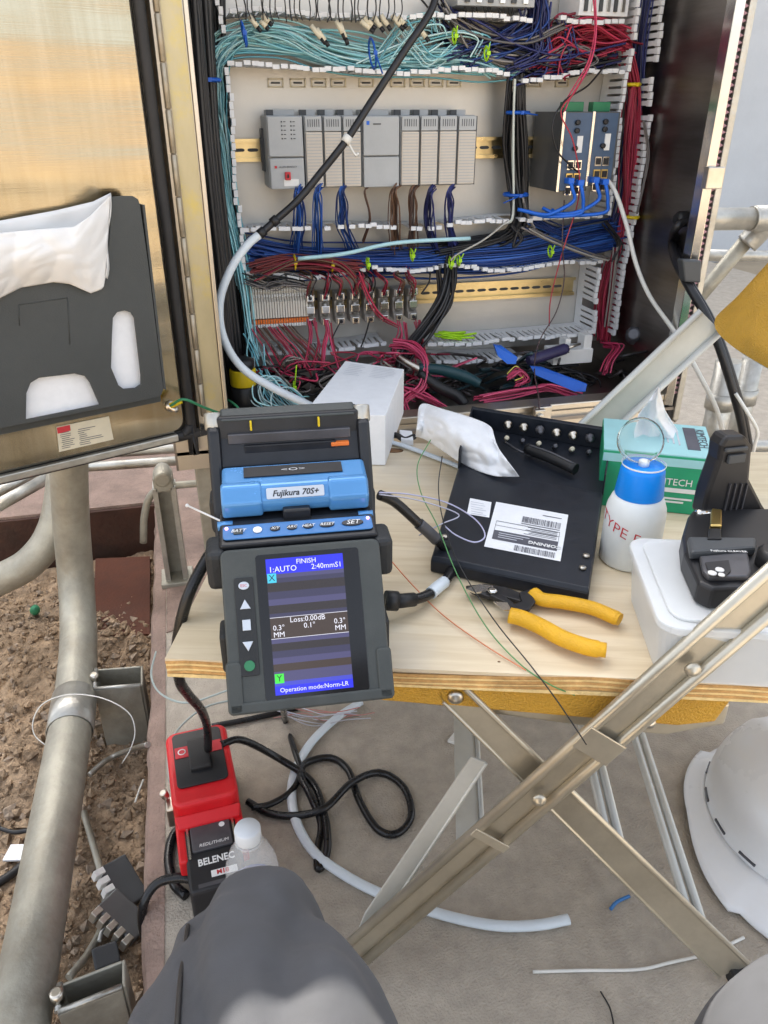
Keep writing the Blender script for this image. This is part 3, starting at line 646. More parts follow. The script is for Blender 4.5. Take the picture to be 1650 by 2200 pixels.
# ================================================================== wires
AQ=[(.28,.62,.67),(.42,.72,.75),(.16,.46,.54),(.58,.78,.79)]; BL=[(.015,.05,.22),(.02,.08,.34),(.01,.03,.13),(.03,.11,.40)]; NV=[(.02,.025,.11),(.03,.04,.18),(.015,.018,.07)]
RD=[(.36,.02,.05),(.45,.035,.08),(.25,.015,.035)]; PK=[(.55,.05,.13),(.48,.04,.10),(.62,.08,.17)]; BK=[(.012,.012,.014),(.02,.02,.022)]; GY=[(.22,.20,.19),(.30,.28,.25),(.14,.13,.125)]; BR=[(.12,.06,.035),(.18,.10,.06),(.08,.05,.04)]
def L(px,Y):   # polyline px at depth(s) Y
    ys=Y if isinstance(Y,(list,tuple)) else [Y]*len(px); return [aY(p[0],p[1],y) for p,y in zip(px,ys)]
def stuff(name,label,jobs,m='wire',cat='wires'):
    mb=MB()
    for px,Y,n,sp,r,cols,*rest in jobs: bundle(mb,L(px,Y),n,sp,r,cols,**(rest[0] if rest else {}))
    return tag(mb.build(name,m),label,cat,kind='stuff')
F3=dict(flat=(1,1.6,1))
stuff('aqua_fibres','turquoise fibre cables sweeping along the upper duct and down the left side',[
 ([(520,610),(492,480),(470,330),(455,190),(475,110),(540,75),(640,85),(760,108),(880,125),(990,120),(1060,136)],1.512,30,.022,.0016,AQ,dict(wob=.45,flat=(1,.6,1))),
 ([(455,300),(452,180),(490,105),(600,100),(700,125),(800,142),(930,142),(1040,150),(1110,146)],1.515,22,.012,.0016,AQ,dict(wob=.4,flat=(1,.5,1))),
 ([(548,60),(620,75),(690,110),(770,135),(860,134)],1.50,10,.016,.0014,AQ),
 ([(815,140),(850,90),(880,60),(930,55),(940,80)],1.495,9,.018,.0014,AQ),([(780,140),(870,100),(975,75),(1035,85),(1020,125)],1.49,4,.01,.0016,AQ),
 ([(850,60),(895,120),(920,135),(960,110)],1.495,7,.02,.0014,AQ),([(452,190),(458,300),(480,420),(505,520),(528,620),(540,720),(556,770)],[1.50,1.50,1.50,1.49,1.475,1.47,1.45],8,.009,.0015,AQ,dict(wob=.6)),
 ([(545,760),(560,800),(590,850),(640,880),(680,900)],[1.45,1.42,1.38,1.34,1.30],9,.03,.0014,AQ),([(600,880),(565,860),(560,825),(600,815),(640,860),(690,880)],[1.33,1.34,1.36,1.38,1.36,1.33],7,.02,.0013,AQ)],'fiber','fibre cables')
stuff('blue_wires','dense blue wires lying in the middle duct',[
 ([(525,540),(640,560),(760,562),(900,562),(1000,562),(1120,550),(1230,525),(1330,500)],1.53,70,.022,.0019,BL,dict(wob=.25)),
 ([(560,556),(760,568),(930,566),(1080,556),(1200,540),(1310,520)],1.512,40,.011,.0018,BL,dict(wob=.25)),
 ([(900,565),(1000,545),(1120,535),(1240,505),(1320,490)],1.515,18,.012,.0017,BL),([(1130,470),(1190,500),(1260,520),(1330,525)],1.52,14,.014,.0017,BL)],cat='wires')
jobs=[]
for (x0,x1,x2,y2,c) in((640,640,632,545,BL),(683,683,684,550,BL),(733,733,760,545,BL),(848,848,850,535,BR),(885,882,880,535,BR),(925,920,935,530,NV),(965,962,975,535,NV)):
    jobs.append(([(x0+8,398),(x0-2,412),(x1,440),(x1,480),((x1+x2)/2,515),(x2,y2)],[1.475,1.46,1.475,1.49,1.51,1.53],12,.011,.0015,c,dict(wob=.25,tight=[.5,.5,1,1,1,1.3])))
jobs.append(([(790,404),(783,415),(795,470),(780,520)],[1.475,1.47,1.49,1.53],3,.004,.0014,BR))
stuff('module_wires','blue and brown wire bunches dropping from the controller cards',jobs)
stuff('crimson_wires','crimson wires hanging down the right vertical duct',[
 ([(1345,100),(1362,180),(1362,260),(1357,340),(1348,440),(1330,540),(1312,640),(1300,730)],1.515,30,.011,.0019,RD,dict(wob=.3)),
 ([(1362,190),(1350,300),(1345,400),(1345,460)],1.495,7,.012,.0018,RD),([(1300,740),(1330,745),(1310,775),(1300,800)],[1.5,1.46,1.43,1.42],10,.012,.0018,PK),
 ([(1310,560),(1290,640),(1288,720)],1.52,14,.010,.0019,RD)])
stuff('navy_wires','navy blue wires in the upper right corner of the cabinet',[
 ([(1150,-10),(1150,50),(1110,85),(1040,105),(980,125)],1.51,30,.022,.0019,NV+BL[:1],dict(wob=.4)),([(1170,-10),(1165,60),(1160,110),(1100,140)],1.50,22,.02,.0018,NV),
 ([(940,30),(990,75),(1080,110),(1180,140),(1300,120)],1.53,30,.026,.0019,NV+BK,dict(wob=.5)),([(1395,-10),(1380,100),(1372,200),(1358,300),(1340,420),(1325,480)],1.525,18,.012,.002,NV,dict(wob=.3)),
 ([(1210,60),(1225,100),(1215,130),(1150,140)],1.50,8,.02,.0016,NV)])
stuff('red_wires','red wires tangled in the upper right of the cabinet',[
 ([(1345,95),(1290,75),(1230,95),(1205,125),(1150,142)],1.515,16,.022,.0019,RD,dict(wob=.6)),([(1330,85),(1260,100),(1215,80),(1190,115),(1200,138)],1.505,12,.022,.0018,RD,dict(wob=.7)),
 ([(1275,-10),(1278,60),(1272,110),(1258,150),(1225,205),(1210,235)],1.43,3,.004,.0014,PK),([(1200,60),(1260,45),(1310,70),(1340,90)],1.50,8,.012,.002,RD),([(1150,145),(1190,125),(1240,130)],1.50,6,.012,.0016,RD)])
stuff('grey_wires','grey wires curving through the upper duct',[
 ([(950,25),(975,70),(1010,110),(1070,132),(1130,140)],1.505,9,.015,.002,GY,dict(wob=.4)),([(965,35),(1040,75),(1130,88),(1190,65),(1240,42)],1.49,3,.006,.0024,GY),([(1210,110),(1170,130),(1240,100),(1280,125),(1250,145)],1.50,5,.012,.0017,GY),
 ([(1130,490),(1180,515),(1260,545),(1300,555)],1.46,3,.006,.002,GY),([(1325,530),(1315,620),(1305,700)],1.49,3,.005,.002,GY),([(1300,480),(1330,520),(1318,560)],1.49,4,.008,.002,BK),([(1385,260),(1395,330),(1385,400),(1370,460)],1.47,3,.004,.0018,GY)])
stuff('black_trunk','black cable trunk dropping right of the controller rack',[
 ([(1110,165),(1102,230),(1098,310),(1108,400),(1118,470),(1090,505),(1010,525),(950,530)],[1.52,1.52,1.525,1.525,1.51,1.52,1.53,1.53],12,.016,.0034,BK,dict(wob=.2)),
 ([(1120,165),(1122,240),(1125,330),(1127,420),(1120,490),(1060,520),(940,545)],1.515,9,.010,.0032,BK,dict(wob=.2)),([(1095,480),(1118,510),(1100,525),(1110,490)],1.48,2,.004,.0028,BK),
 ([(1108,170),(1105,240),(1103,330),(1104,460),(1085,480)],1.49,2,.003,.0022,[(.62,.66,.60)]),([(1125,420),(1135,460),(1150,490)],1.48,2,.004,.0025,GY)],cat='cables')
stuff('lower_black_cables','black cables dropping from the blue wires beside the fuse blocks',[
 ([(968,560),(962,610),(945,660),(905,715),(870,760),(860,800)],[1.5,1.48,1.47,1.46,1.42,1.40],10,.014,.0034,BK,dict(wob=.2)),([(950,570),(952,640),(930,690),(890,730),(850,750)],1.48,5,.010,.0030,BK),([(972,580),(970,650),(935,700)],1.465,2,.003,.003,BK),([(925,580),(922,605),(905,630)],1.49,1,.002,.002,BK)],cat='cables')
stuff('left_black_cables','thick black cables running down inside the hinge side of the cabinet',[
 ([(413,-20),(428,150),(440,300),(455,450),(475,620),(490,760),(505,860)],1.40,8,.012,.0050,BK,dict(wob=.12,sides=7)),([(436,-20),(446,150),(455,300),(470,450),(490,620),(505,760)],1.47,9,.014,.0045,BK,dict(wob=.12,sides=7)),
 ([(455,-20),(465,150),(475,300),(490,450),(505,620),(520,760)],1.53,12,.02,.0045,BK,dict(wob=.12,sides=6))],cat='cables')
stuff('upper_black_wires','thin black wires dropping into the upper duct',[([(505+i*13,-20),(508+i*13+rnd.uniform(-8,8),20),(515+i*12.5,45)],1.46,1,.003,.0011,BK) for i in range(28)]+[([(1000+i*9,-20),(1000+i*9,10),(1004+i*9,35)],1.5,1,.003,.0012,BK) for i in range(12)],cat='wires')
stuff('fuse_wires','brown and crimson wires looping over the fuse blocks',[
 ([(560,590),(640,555),(720,560),(760,590),(770,620)],1.46,5,.012,.0014,BR+RD),([(545,575),(620,563),(700,566),(770,572)],1.48,22,.012,.0018,[(.16,.02,.02),(.22,.03,.03),(.10,.02,.02)],dict(wob=.3)),
 ([(530,600),(570,608),(600,600),(650,610)],1.475,14,.016,.0012,BK+GY),]+[([(x,632),(x+6,608),(x+rnd.uniform(-20,20),592),(x+rnd.uniform(-30,10),578)],[1.475,1.455,1.47,1.5],5,.008,.0013,BR+RD+BK) for x in(664,697,729,761,793,824,855,886)]+
 [([(770,590),(790,640),(815,680),(850,700)],1.45,4,.008,.0012,RD)]+[([(x,690),(x+4,715),(x+rnd.uniform(-12,12),745),(x+rnd.uniform(-20,25),790)],[1.475,1.465,1.45,1.42],3,.006,.0017,PK+RD) for x in(664,674,697,707,855,870,890,900)]+
 [([(545+i*11,702),(560+i*12,725),(575+i*13,745),(600+i*15,790)],[1.475,1.46,1.45,1.42],3,.006,.0015,RD+BR) for i in range(8)]+[([(729,692),(715,720),(705,745)],1.46,1,.001,.0016,BK),([(793,690),(785,720),(775,745)],1.46,1,.001,.0016,BK)])
jobs=[]
r3=random.Random(21)
for i in range(34):
    x=r3.uniform(560,930); y=r3.uniform(770,830); p=[(x,y)]
    for k in range(4): x+=r3.uniform(-70,80); y=min(880,max(760,y+r3.uniform(-35,40))); p.append((x,y))
    jobs.append((p,[r3.uniform(1.36,1.45) for _ in p],1,.004,.0018,PK+RD if i%4 else GY+BK))
jobs+=[([(840,740),(880,745),(915,780),(905,830),(870,860),(850,890)],[1.42,1.40,1.36,1.34,1.32,1.30],6,.010,.0021,PK,dict(wob=.5)),([(830,830),(870,840),(910,855),(950,875),(980,900)],[1.36,1.34,1.32,1.31,1.30],8,.012,.0020,PK),([(1030,855),(1090,845),(1150,835),(1180,830),(1240,850)],[1.30,1.32,1.34,1.33,1.31],9,.010,.0019,PK),([(855,855),(870,870),(880,895)],[1.33,1.31,1.29],5,.012,.0019,PK),([(1095,810),(1115,795),(1130,815),(1110,825)],[1.36,1.37,1.36,1.35],8,.008,.0016,PK+[(.6,.5,.1)])]
stuff('pink_wires','pinkish red wires strewn over the cabinet floor',jobs)
jobs=[]
for i in range(46):
    x=r3.uniform(880,1390); y=r3.uniform(775,850); p=[(x,y)]
    for k in range(4): x+=r3.uniform(-80,80); y=min(858,max(755,y+r3.uniform(-30,30))); p.append((x,y))
    jobs.append((p,[r3.uniform(1.38,1.52) for _ in p],1,.004,r3.choice((.002,.003,.0045)),BK+[(.03,.06,.07),(.06,.05,.05)]))
for i in range(40):
    x=r3.uniform(500,900); y=r3.uniform(795,870); p=[(x,y)]
    for k in range(4): x+=r3.uniform(-60,60); y=min(880,max(785,y+r3.uniform(-30,30))); p.append((x,y))
    jobs.append((p,[r3.uniform(1.40,1.53) for _ in p],1,.004,r3.choice((.002,.003,.004)),BK+[(.05,.07,.08)]))
stuff('floor_cables','dark cables heaped on the cabinet floor',jobs,cat='cables')
# ---- ties and clips
def tie(label,x,y,Y,r,ax,mname,tail=None,name='cable_tie'):
    c=aY(x,y,Y); m=MB(); q=Vector((0,0,1)).rotation_difference(Vector(ax).normalized())
    ring=[c+q@Vector((r*math.cos(a),r*math.sin(a),0)) for a in [R_(30*k) for k in range(13)]]
    m.tube(ring,.0018,sides=4,seg=1,flat=1.8); m.box(c+q@Vector((0,-r,0)),(.006,.005,.006))
    if tail: m.tube([c+Vector((0,-r,0)),c+Vector((0,-r,0))+Vector(tail)],.0013,sides=4,seg=1)
    return tag(m.build(name,mname),label,'cable tie',group='cable ties in the cabinet')
tie('blue tie round the turquoise bundle at the top left',524,72,1.45,.017,(1,0,.2),'tie_blue',(0,-.004,-.02)); tie('blue tie round the turquoise bundle on the left side',450,172,1.455,.018,(0,0,1),'tie_blue')
tie('tall blue tie in the middle of the upper duct',800,115,1.445,.022,(1,0,.15),'tie_blue',(.012,0,-.03)); tie('blue tie on the black trunk beside the left switch',1112,242,1.505,.022,(0,0,1),'tie_blue',(.03,-.002,-.004)); tie('blue tie low on the black trunk above the middle duct',1108,418,1.50,.024,(0,0,1),'tie_blue',(-.035,-.002,-.012))
tie('yellow tie high on the crimson wires',1360,182,1.49,.014,(0,0,1),'yellow_tape'); tie('yellow tie on the crimson wires level with the blue duct',1358,466,1.49,.014,(0,0,1),'yellow_tape')
for x,y,l in((976,78,'lime green tie on the turquoise fibres in the upper duct'),(1045,115,'lime green tie in the navy wires of the upper duct'),(968,565,'lime green tie on the blue wires above the black cables'),(985,558,'lime green tie with a pale tail on the blue wires'),(1182,540,'lime green tie on the blue wires toward the right duct'),(790,567,'lime green tie on the blue wires left of centre'),(885,548,'short lime green tie among the blue wires')): tie(l,x,y,1.47,.010,(1,0,.1),'lime',(rnd.uniform(-.006,.006),-.008,.014))
tie('yellow tie on the dark red wires above the terminal strip',633,563,1.47,.012,(1,0,0),'yellow_tape',(0,-.004,.01)); tie('yellow tie on the dark red wires above the fuse blocks',713,570,1.47,.010,(1,0,0),'yellow_tape')
tie('lime green tie tail standing in the floor wires beside the white box',632,830,1.37,.008,(1,0,0),'lime',(.004,-.01,.045))
m=MB(); 
for i in range(16):
    a=aY(930+rnd.uniform(0,55),712+rnd.uniform(0,14),1.495); m.tube([a,a+Vector((.035+rnd.uniform(-.01,.01),rnd.uniform(-.006,.006),rnd.uniform(-.008,.006)))],.0022,sides=4,seg=1)
tag(m.build('lime_tie_pile','lime'),'little heap of lime green ties on the lower duct','cable ties',kind='stuff')

# single hanging leads
def lead(label,px,Ys,c,r=.0013):
    mb=MB(); mb.cc=c; mb.tube(L(px,Ys),r,sides=5); return tag(mb.build('hanging_lead','wire'),label,'wire',group='single leads hanging in the cabinet')
lead('black lead curving down onto the left network switch',[(1300,140),(1262,185),(1215,215),(1188,262),(1195,320),(1225,355),(1245,372)],[1.47,1.44,1.42,1.41,1.41,1.42,1.43],(.015,.015,.016),.0017)
lead('red lead hanging from the switch down over the bare rail',[(1275,110),(1240,190),(1205,240),(1230,300),(1245,380),(1240,440),(1215,520),(1195,590),(1182,650),(1180,700)],[1.46,1.42,1.41,1.41,1.42,1.44,1.44,1.45,1.45,1.45],(.45,.04,.06))
lead('dark lead dangling from the blue wires over the sill',[(1212,430),(1208,520),(1212,600),(1195,670),(1160,730),(1148,790),(1158,860),(1163,960)],[1.45,1.44,1.44,1.42,1.40,1.35,1.24,1.20],(.08,.05,.05))
lead('pale lead beside the lime tie on the blue wires',[(1092,474),(1040,515),(985,545),(968,560)],1.46,(.45,.43,.38),.0018)
# devices cut off by the top of the view
for x0,x1,y1,l in((985,1148,16,'grey relay module at the top right of centre'),(1252,1348,36,'pale relay module at the top right corner')):
    a=aY(x0,-60,1.485); b_=aY(x1,y1,1.485); t=thing('relay_module',l,'module',((a.x+b_.x)/2,YP,b_.z),group='relay modules at the top'); W_=b_.x-a.x; h=a.z-b_.z; D=YP-1.485
    m=MB(); m.box((0,-D/2,h/2),(W_,D,h)); m.build('housing','duct' if x0>1200 else 'plc',t,bevel=.001)
    for k in range(6):
        m=MB(); m.box((-W_*.38+k*W_*.15,-D-.002,h*.25),(W_*.06,.006,h*.3)); m.build('terminal','chrome' if k%2 else 'plc_dark',t)
# ================================================================== folding chair used as a table
CA=R_(17.8); e1=Vector((math.cos(CA),-math.sin(CA),0)); e2=Vector((math.sin(CA),math.cos(CA),0))
def cp(x,y,d): return on(x,y,e2,d)
def cs(s,d,z): return e1*s+e2*d+Vector((0,0,z))
ch=thing('folding_chair','tan steel folding chair with yellow vinyl pads carrying the plywood','chair',cs(.15,.77,0))
def chp(mb,n,m,**k): return mb.build(n,m,ch,world=True,**k)
def legframe(d,s0,z0,s1,z1,name,mt,rad=.0048,gap=.030):
    a=cs(s0,d,z0); b=cs(s1,d,z1); dr=(b-a).normalized(); pn=dr.cross(e2).normalized()
    m=MB()
    for k in(-1,1): m.tube([a+pn*k*gap/2,b+pn*k*gap/2],rad,sides=10,seg=1)
    q=[a+pn*(gap/2),a-pn*(gap/2),b-pn*(gap/2),b+pn*(gap/2)]
    m.prism([v+e2*.003 for v in q],e2*.0016)
    chp(m,name,mt); return a,b,dr,pn
ds=(.552-.033)/(.300+.052)
a,b,dr,pn=legframe(.572,-.100,-.015+.004+.018,.47,.845,'side_frame','chair_paint',.0060,.034)
# rivets and the sleeve joints on the near frame
for x,y in((1488,1437),(1158,1717)):
    c=cp(x,y,.566); m=MB(); m.lathe([(.0075,0),(.0075,.002),(.005,.0045),(0,.005)],c,-e2,14); chp(m,'rivet','chair_paint')
for x,y,l in((1312,1612,.030),(1068,1806,.012)):
    c=cp(x,y,.572); c=a+dr*(c-a).dot(dr)-e2*.0045; m=MB(); q=[c+dr*(l/2)*i+pn*.0222*j for i,j in((-1,-1),(1,-1),(1,1),(-1,1))]; m.prism(q,e2*-.002); chp(m,'sleeve','chair_paint',bevel=.002)
FA,FB=cp(1262,938,1.165),cp(1505,712,1.165); fs=lambda p:(p.dot(e1),p.z); (s_a,z_a),(s_b,z_b)=fs(FA),fs(FB); k_=(s_b-s_a)/(z_b-z_a)
legframe(1.165,s_a+(.007-z_a)*k_,.007,s_b+.015*k_,z_b+.015,'side_frame','chair_far',.0050,.046)
# rear legs: flat pressed channels
for d in(.590,1.150):
    a2=cs(.030,d,.440); b2=cs(.385,d,.034); d2=(b2-a2).normalized(); p2=d2.cross(e2).normalized()
    if p2.z<0: p2=-p2
    m=MB(); q=[a2+p2*.015-d2*.008,a2+p2*.006-d2*.016,a2-p2*.012-d2*.012,a2-p2*.015,b2-p2*.024,b2+p2*.018]; m.prism(q,e2*.003); m.tube([a2+p2*.014,b2+p2*.018],.0035,sides=8,seg=1); m.tube([a2-p2*.014,b2-p2*.023],.0022,sides=8,seg=1)
    lg=chp(m,'rear_leg','chair_paint',bevel=.0008)
    m=MB(); m.lathe([(.008,0),(.008,.002),(.005,.0045),(0,.005)],a2+d2*.002-e2*.0005,-e2,14); m.build('rivet','bolt',lg,world=True)
    m=MB(); m.box(b2+d2*.012,(.03,.02,.024)); m.build('rubber_foot','rubber',lg,world=True,bevel=.004)
# crossbars
for s,z,wd,nm in((.058,.250,.020,'crossbar'),(.220,.217,.014,'crossbar'),(.330,.100,.014,'crossbar')):
    A=cs(s,.577 if wd>.015 else .594,z);B=cs(s,1.16,z); m=MB()
    if wd>.015: m.prism([A+Vector((0,0,.0))-e1*wd*.9,A+e1*wd*.5+Vector((0,0,-.012)),A+e1*wd*.5+Vector((0,0,-.014)),A-e1*wd*.9+Vector((0,0,-.002))],B-A); m.tube([A+e1*wd*.6+Vector((0,0,-.012)),B+e1*wd*.6+Vector((0,0,-.012))],.003,sides=8,seg=1)
    else:
        for k in(-1,1): m.tube([A+e1*k*.0065,B+e1*k*.0065],.0055,sides=10,seg=1)
    chp(m,nm,'chair_far')
A=cs(-.070,.586,.050);B=cs(.060,.60,.345); dd=(B-A).normalized(); pp=dd.cross(e2).normalized()
m=MB(); m.prism([A+pp*.006,A-pp*.006,A+dd*.05-pp*.013,B-pp*.009,B+pp*.009,A+dd*.05+pp*.013],e2*.003); m.tube([A+dd*.03-pp*.011,B-pp*.009],.002,sides=6,seg=1); chp(m,'front_strut','chair_far',bevel=.001)
# seat pan and cushion
m=MB(); m.prism([cs(-.035,.600,.420),cs(.154,.600,.398),cs(.244,.600,.390),cs(.30,.600,.408),cs(.30,.600,.436),cs(-.06,.600,.436)],e2*.54); chp(m,'seat_pan','chair_paint',bevel=.004,bseg=3)
mat('vinyl',(.60,.33,.035),.42,var=.10,scale=30,bump=.55,bscale=420)
m=MB(); m.prism([cs(-.085,.590,.4525),cs(-.080,.590,.438),cs(-.04,.590,.428),cs(.25,.590,.413),cs(.285,.590,.420),cs(.296,.590,.4525)],e2*.54); chp(m,'seat_cushion','vinyl',bevel=.003,bseg=3)
c=cs(.222,.590,.417); m=MB(); m.lathe([(.006,0),(.006,.003),(0,.004)],c,-e2,12); chp(m,'rivet','bolt')
# backrest: padded panel between the uprights
def back(u,v,h):
    d=1.185-u*.50; s0=s_b+.012+.055*u; z0=z_b-.010; k=v*.20
    bow=math.sin(math.pi*u)*.028
    rr=.0
    e=min(u,1-u)*.46; ev=min(v,1-v)*.20; th=.012*min(1,math.sqrt(max(0,min(e,ev))/.012)) if h else 0
    s=s0+k*.565; z=z0+k*.825
    n=e1*-.825+Vector((0,0,.565))
    return cs(s,d,z)-n*bow*-1*0.0+(n*(th if h>0 else -.004))+e1*bow*.6
def corner(u,v):
    # round the corners of the pad
    r=.16; uu=u*2-1; vv=v*2-1; p=5.; k=(abs(uu)**p+abs(vv)**p)**(1/p); mx_=max(abs(uu),abs(vv)); f=(mx_/k) if k>1e-6 else 1
    return (uu*f+1)/2,(vv*f+1)/2
m=MB(); m.grid(lambda u,v:back(*corner(u,v),1),28,16); chp(m,'backrest_pad','vinyl')
m=MB(); m.grid(lambda u,v:back(*corner(u,v),-1),28,16); chp(m,'backrest_shell','chair_far',solid=.003)
# ================================================================== plywood board on the chair
TZ=.475; bc=Vector((-.063,.633,0)); BD=.565; BL_=.86
pw=bpy.data.materials.new('plywood'); pw.use_nodes=True; n=pw.node_tree.nodes; l=pw.node_tree.links; bs=n['Principled BSDF']; bs.inputs['Roughness'].default_value=.62
tc=n.new('ShaderNodeTexCoord'); mp_=n.new('ShaderNodeMapping'); mp_.inputs['Scale'].default_value=(1.4,16,1); nz=n.new('ShaderNodeTexNoise'); nz.inputs['Scale'].default_value=3.2; nz.inputs['Detail'].default_value=9; nz.inputs['Roughness'].default_value=.6; nz.inputs['Distortion'].default_value=1.1
l.new(tc.outputs['Object'],mp_.inputs['Vector']); l.new(mp_.outputs[0],nz.inputs['Vector']); rp=n.new('ShaderNodeValToRGB')
rp.color_ramp.elements[0].position=.30; rp.color_ramp.elements[0].color=(.62,.49,.31,1); rp.color_ramp.elements[1].position=.62; rp.color_ramp.elements[1].color=(.76,.64,.45,1)
l.new(nz.outputs['Fac'],rp.inputs['Fac'])
vo=n.new('ShaderNodeTexNoise'); vo.inputs['Scale'].default_value=7; vo.inputs['Detail'].default_value=8; l.new(tc.outputs['Object'],vo.inputs['Vector']); r2=n.new('ShaderNodeValToRGB'); r2.color_ramp.elements[0].position=.52; r2.color_ramp.elements[1].position=.72; r2.color_ramp.elements[0].color=(0,0,0,1); r2.color_ramp.elements[1].color=(.55,.55,.55,1); l.new(vo.outputs['Fac'],r2.inputs['Fac'])
mx=n.new('ShaderNodeMix'); mx.data_type='RGBA'; l.new(r2.outputs[0],mx.inputs[0]); l.new(rp.outputs[0],mx.inputs[6]); mx.inputs[7].default_value=(.60,.56,.49,1); l.new(mx.outputs[2],bs.inputs['Base Color'])
bp=n.new('ShaderNodeBump'); bp.inputs['Strength'].default_value=.12; bp.inputs['Distance'].default_value=.005; l.new(nz.outputs['Fac'],bp.inputs['Height']); l.new(bp.outputs[0],bs.inputs['Normal']); MT['plywood']=pw
mat('ply_light',(.85,.63,.29),.7,var=.2,scale=60,bump=.4,stretch=(1,6,1)); mat('ply_dark',(.58,.33,.12),.75,var=.3,scale=60,bump=.4,stretch=(1,6,1)); mat('knot',(.20,.10,.04),.6,var=.4,scale=200)
bd=thing('plywood_board','rough plywood board lying on the yellow chair as a table','board',bc+Vector((0,0,TZ-.022)),rz=-CA)
for i in range(7):     # seven plies
    z0=i*.022/7; z1=(i+1)*.022/7; o=.0012*((i*37)%5)/4
    def wav(s): return .0016*math.sin(s*19)+.0012*math.sin(s*47+1)-(.0022*math.exp(-((s-.27)/.05)**2))
    m=MB(); N=44; top=[];bot=[]
    xs_=[k*BL_/N for k in range(N+1)]
    loop=[(x,o) for x in xs_]+[(BL_,BD-o),(o,BD-o)]
    w=lambda x:(wav(x)*(1 if 0<i<6 else .5) if 0<x<BL_ else 0)
    m.v=[]; vs=[(x,y,z0+(w(x) if y<.1 and i>0 else 0)) for x,y in loop]+[(x,y,z1+(w(x) if y<.1 and i<6 else 0)) for x,y in loop]; k=len(loop)
    m._add(vs,[tuple(range(k-1,-1,-1)),tuple(range(k,2*k))]+[(j,(j+1)%k,k+(j+1)%k,k+j) for j in range(k)])
    m.build('ply_layer','plywood' if i==6 else ('ply_light' if i%2==0 else 'ply_dark'),bd)
for x,y,r in((845,968,.016),(935,1280,.004),(1072,1422,.0016)):
    p_=wmat(bd).inverted()@aZ(x,y,TZ); m=MB(); m.lathe([(r,0),(r*.5,.0006),(0,.0008)],(p_.x,p_.y,.0222),n=14,ell=.6); m.build('knot','knot',bd)
# ================================================================== fusion splicer
SR=R_(-4.6); SO=Vector((.0725,.604,TZ)); sp=thing('fusion_splicer','black and blue fibre fusion splicer with its lid open and screen lit','splicer',SO,rz=SR)
SI=Matrix.LocRotScale(SO,Matrix.Rotation(SR,3,'Z').to_euler(),None).inverted()
mat('spl_grey',(.052,.058,.055),.5,var=.14,scale=30,bump=.08,bscale=700,dirt=.3,dirtc=(.095,.095,.088),rvar=.14); mat('spl_side',(.36,.42,.40),.45,var=.06); mat('spl_black',(.012,.013,.016),.38,var=.3,scale=60,dirt=.25,dirtc=(.035,.035,.036),rvar=.14); mat('spl_rubber',(.02,.022,.024),.6,var=.2,bump=.1,bscale=300)
mat('spl_blue',(.085,.27,.56),.26,metal=.25,var=.08,scale=12,coat=.3); mat('spl_panel',(.04,.17,.42),.4,var=.1); mat('silver',(.55,.58,.62),.3,metal=.6,var=.05); mat('key_black',(.02,.02,.025),.35,var=.1); mat('lens_grey',(.10,.10,.11),.4,metal=.5,var=.2)
S=lambda mb,n,m,**k: mb.build(n,m,sp,**k)
W=.0735
m=MB(); m.box((0,.068,.060),(.140,.130,.116)); S(m,'body','spl_black',bevel=.006,bseg=3)
for s in(-1,1):
    m=MB(); m.box((s*.0712,.040,.062),(.006,.075,.100)); S(m,'side_stripe','spl_side',bevel=.002)
    m=MB(); m.box((s*.0765,.016,.105),(.018,.036,.040)); S(m,'corner_bumper','spl_rubber',bevel=.006,bseg=3)
    m=MB(); m.box((s*.0745,.002,.020),(.012,.030,.044)); S(m,'corner_bumper','spl_rubber',bevel=.004,bseg=3)
    m=MB(); m.box((s*.0765,.122,.105),(.018,.036,.040)); S(m,'corner_bumper','spl_rubber',bevel=.006,bseg=3)
    # lid hinge arms
    m=MB(); m.prism([(s*.0735-.006,.060,.100),(s*.0735-.006,.100,.10),(s*.0735-.006,.140,.192),(s*.0735-.006,.122,.206),(s*.0735-.006,.104,.200)],(.012,0,0)); S(m,'lid_arm','spl_black',bevel=.003)
    m=MB(); m.tube([(s*.0735,.116,.196),(s*.0735,.123,.212)],.0085,sides=14,seg=1); S(m,'lid_cap','galv',bevel=.002)
# tilted key panel
m=MB(); m.prism([(-.072,.010,.110),(-.072,.006,.127),(-.072,.038,.1345),(-.072,.060,.134),(-.072,.060,.110)],(.144,0,0)); S(m,'key_deck','spl_black',bevel=.002)
KM=frame((0,.0215,.1312),(1,0,0),(0,.974,.228))
def K(x,y,h=0): return KM@Vector((x,y,h))
m=MB(); o_=[(x,y) for x,y,_ in rect(-.0690,.0690,-.0095,.0095,0,.004)]; m.prism([K(x,y,.0003) for x,y in o_],KM.to_3x3()@Vector((0,0,.0012))); kp=S(m,'key_panel','spl_panel',bevel=.0006)
keys=[(-.055,.0085,.0075,'BATT','silver','rect'),(-.0375,.0085,.0085,'O','silver','r'),(-.0215,.0095,.0065,'X/Y','key_black','r'),(-.006,.0095,.0065,'ARC','key_black','r'),(.009,.0095,.0065,'HEAT','key_black','r'),(.0265,.0140,.0068,'RESET','key_black','r'),(.0505,.0205,.0085,'SET','key_black','r')]
for x,wd,hh,t,mt,sh in keys:
    m=MB(); pts=[(x+wd/2*math.cos(R_(a)),hh/2*math.sin(R_(a))) for a in range(0,360,18)] if sh=='r' else [(x-wd/2,-hh/2),(x+wd/2,-hh/2),(x+wd/2,hh/2),(x-wd/2,hh/2)]
    m.prism([K(a,b,.0014) for a,b in pts],KM.to_3x3()@Vector((0,0,.0014))); m.build('key',mt if t!='BATT' else 'spl_grey',kp,bevel=.0004)
    if t not in('O',): text('key_lettering',t,hh*(.72 if t!='SET' else .92),'white',kp,KM@Matrix.Translation((x,0,.0030)),ext=.00008,world=False,shear=.3)
